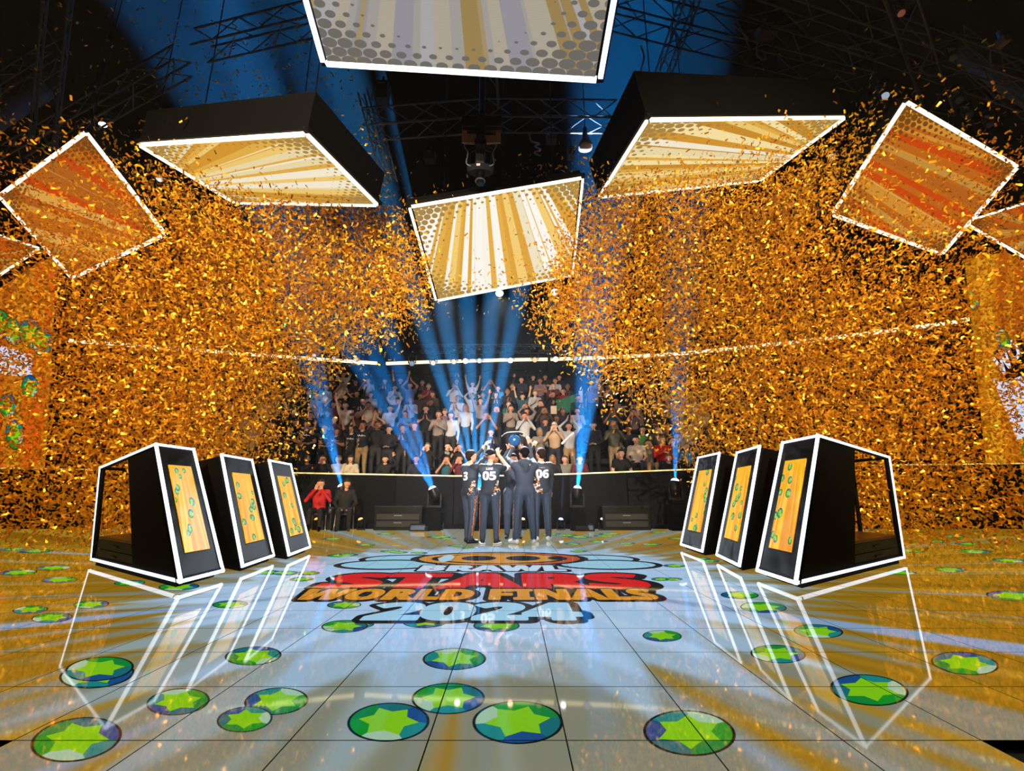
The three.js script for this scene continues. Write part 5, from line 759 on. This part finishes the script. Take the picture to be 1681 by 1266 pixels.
// ================= golden confetti =================
{
  const r = randomFrom(77), gauss = () => Math.sqrt(-2 * Math.log(r() + 1e-9)) * Math.cos(6.2832 * r());
  const Z = 9, W = (px, py) => { const p = atDepth(px, py, Z); return [p.x, p.y]; };
  const inside = (poly, x, y) => { let c = false; for (let i = 0, j = poly.length - 1; i < poly.length; j = i++) { const [xi, yi] = poly[i], [xj, yj] = poly[j]; if ((yi > y) !== (yj > y) && x < (xj - xi) * (y - yi) / (yj - yi) + xi) c = !c; } return c; };
  const edge = (poly, x, y) => { let m = 1e9; for (let i = 0, j = poly.length - 1; i < poly.length; j = i++) { const [ax, ay] = poly[j], [bx, by] = poly[i], dx = bx - ax, dy = by - ay, t = Math.max(0, Math.min(1, ((x - ax) * dx + (y - ay) * dy) / (dx * dx + dy * dy))), e = Math.hypot(x - ax - dx * t, y - ay - dy * t); if (e < m) m = e; } return m; };
  // the two falling curtains, drawn as outlines on the upright plane nine metres ahead; [outline, share of pieces, softness in metres, depth spread]
  const poly = (list) => list.map((p) => W(...p));
  const CURTAINS = [
    [poly([[70, 430], [150, 400], [270, 330], [400, 330], [620, 345], [690, 400], [704, 500], [640, 530], [560, 560], [490, 600], [430, 650], [395, 720], [350, 790], [300, 900], [60, 900]]), 0.38, 0.5, 1.0],
    [poly([[950, 330], [1010, 320], [1240, 290], [1330, 330], [1420, 420], [1560, 450], [1630, 450], [1640, 900], [1330, 900], [1180, 760], [1140, 690], [1080, 650], [1000, 610], [930, 560], [900, 500]]), 0.39, 0.5, 1.0],
    [poly([[-300, 440], [80, 430], [70, 880], [-300, 880]]), 0.042, 0.3, 0.8], [poly([[1620, 450], [2000, 440], [2000, 880], [1630, 880]]), 0.042, 0.3, 0.8],
    [poly([[-200, 330], [130, 260], [280, 380], [130, 470], [-200, 470]]), 0.022, 0.2, 1.4], [poly([[1370, 370], [1500, 240], [1750, 260], [1750, 450], [1500, 450]]), 0.022, 0.2, 1.4],
    [poly([[320, 270], [500, 240], [620, 330], [600, 400], [300, 380]]), 0.007, 0.1, 0.6], [poly([[1000, 300], [1200, 230], [1380, 230], [1300, 330], [980, 360]]), 0.009, 0.1, 0.6],
    [poly([[230, 250], [270, 290], [400, 360], [300, 420], [190, 330]]), 0.016, 0.1, 0.8], [poly([[1390, 210], [1440, 260], [1360, 370], [1240, 330]]), 0.018, 0.1, 0.8],
    [poly([[300, 40], [540, 60], [560, 160], [420, 190], [240, 170]]), 0.0030, 0.3, 1.0], [poly([[60, 60], [300, 10], [520, 230], [230, 260], [0, 330], [0, 230]]), 0.0020, 0.3, 1.2],
    [poly([[560, 100], [680, 330], [620, 330], [540, 180]]), 0.0006, 0.2, 0.8], [poly([[640, 330], [980, 290], [980, 480], [700, 500]]), 0.004, 0.2, 1.2], [poly([[840, 260], [1000, 240], [980, 320], [860, 320]]), 0.0006, 0.2, 0.8], [poly([[840, 470], [960, 440], [960, 560], [880, 560]]), 0.005, 0.2, 0.7],
    [poly([[1180, 80], [1560, 60], [1560, 240], [1380, 200]]), 0.0006, 0.3, 1.0], [poly([[370, 640], [560, 560], [480, 760], [370, 780]]), 0.0022, 0.3, 0.7], [poly([[930, 560], [1160, 640], [1150, 760], [1000, 680]]), 0.0028, 0.3, 0.7],
  ];
  const TOTAL = 150000, pieces = [];
  for (const [pl, share, soft, deep] of CURTAINS) {
    const xs = pl.map((p) => p[0]), ys = pl.map((p) => p[1]), x0 = Math.min(...xs), x1 = Math.max(...xs), y0 = Math.max(0.03, Math.min(...ys)), y1 = Math.max(...ys); let n = Math.round(TOTAL * share), guard = 0;
    while (n > 0 && guard++ < 4e6) {
      const x = x0 + r() * (x1 - x0), y = y0 + r() * (y1 - y0), inn = inside(pl, x, y), e = edge(pl, x, y); if (!inn && (e > soft || r() > Math.exp(-e / soft * 3.2))) continue; if (inn && e < soft && r() > 0.45 + 0.55 * e / soft) continue;
      // spread in depth grows away from the middle of the stage; a piece keeps its height and distance from the middle
      const far = Math.min(1, Math.max(0, (Math.abs(x + 0.3) - 2) / 6)), z = -Z + gauss() * deep * (0.45 + 1.0 * far) - far * 0.7;
      if (z > -5.6 || y < 0.03) continue; pieces.push([x, y, z]); n--;
    }
  }
  // lying on the floor behind the consoles
  for (let k = 0; k < 900; k++) { const s = r() < 0.5 ? -1 : 1; pieces.push([s * (4.5 + r() * 8), 0.012, -7.5 - r() * 6, 1]); }
  const colors = [[0.9, 0.46, 0.02], [0.95, 0.54, 0.03], [0.82, 0.36, 0.015], [1.0, 0.62, 0.06], [0.7, 0.3, 0.015]];
  const goldM = new THREE.MeshStandardMaterial({ color: 0xffffff, vertexColors: true, roughness: 0.36, metalness: 0.55, side: THREE.DoubleSide });
  pieces.sort((a, b) => Math.hypot(...a) - Math.hypot(...b));
  // a strip with a fold along its length: two leaves, six corners
  const L = 0.036, Wd = 0.0145, strip = [[-L, -Wd, 0], [0, -Wd, 0.008], [L, -Wd, 0], [-L, Wd, 0], [0, Wd, 0.008], [L, Wd, 0]].map((p) => V(...p)), idx = [0, 1, 4, 0, 4, 3, 1, 2, 5, 1, 5, 4];
  const q = new THREE.Quaternion(), e = new THREE.Euler(), m = new THREE.Matrix4(), v = V(0, 0, 0), turn = (flat) => (flat ? q.setFromEuler(e.set(-Math.PI / 2, 0, r() * 6.28)) : q.setFromEuler(e.set(r() * 6.28, r() * 6.28, r() * 6.28)));
  const singles = 300, one = new THREE.BufferGeometry(); one.setAttribute('position', new THREE.Float32BufferAttribute(strip.flatMap((p) => p.toArray()), 3)); one.setIndex(idx); one.computeVertexNormals();
  const oneM = colors.slice(0, 4).map((c) => new THREE.MeshStandardMaterial({ color: new THREE.Color(...c), roughness: 0.36, metalness: 0.35, side: THREE.DoubleSide }));
  for (let k = 0; k < singles; k++) { const o = single('confetti_piece', one, oneM[Math.floor(r() * 4)], 'small folded strip of golden confetti falling through the air', 'confetti', 'golden confetti in the air'); o.position.set(pieces[k][0], pieces[k][1], pieces[k][2]); o.quaternion.copy(turn(pieces[k][3])); o.scale.setScalar(0.85 + r() * 0.3); }
  const N = pieces.length - singles, P = new Float32Array(N * 18), C = new Float32Array(N * 18), I = new Uint32Array(N * 12);
  for (let k = 0; k < N; k++) {
    const p = pieces[k + singles]; turn(p[3]); const s = 0.8 + r() * 0.45, c = colors[Math.floor(r() * 5)];
    for (let i = 0; i < 6; i++) { v.copy(strip[i]).multiplyScalar(s).applyQuaternion(q); P.set([v.x + p[0], Math.max(0.004, v.y + p[1]), v.z + p[2]], k * 18 + i * 3); C.set(c, k * 18 + i * 3); }
    for (let i = 0; i < 12; i++) I[k * 12 + i] = k * 6 + idx[i];
  }
  const g = new THREE.BufferGeometry(); g.setAttribute('position', new THREE.BufferAttribute(P, 3)); g.setAttribute('color', new THREE.BufferAttribute(C, 3)); g.setIndex(new THREE.BufferAttribute(I, 1)); g.computeVertexNormals();
  const cloud = single('confetti_cloud', g, goldM, 'dense cloud of golden confetti filling the air on both sides', 'confetti'); cloud.userData.kind = 'stuff';
}
for (const o of scene.children) o.traverse((m) => { if (m.isMesh) shade(m); });
scene.add(camera);
renderer.render(scene, camera);
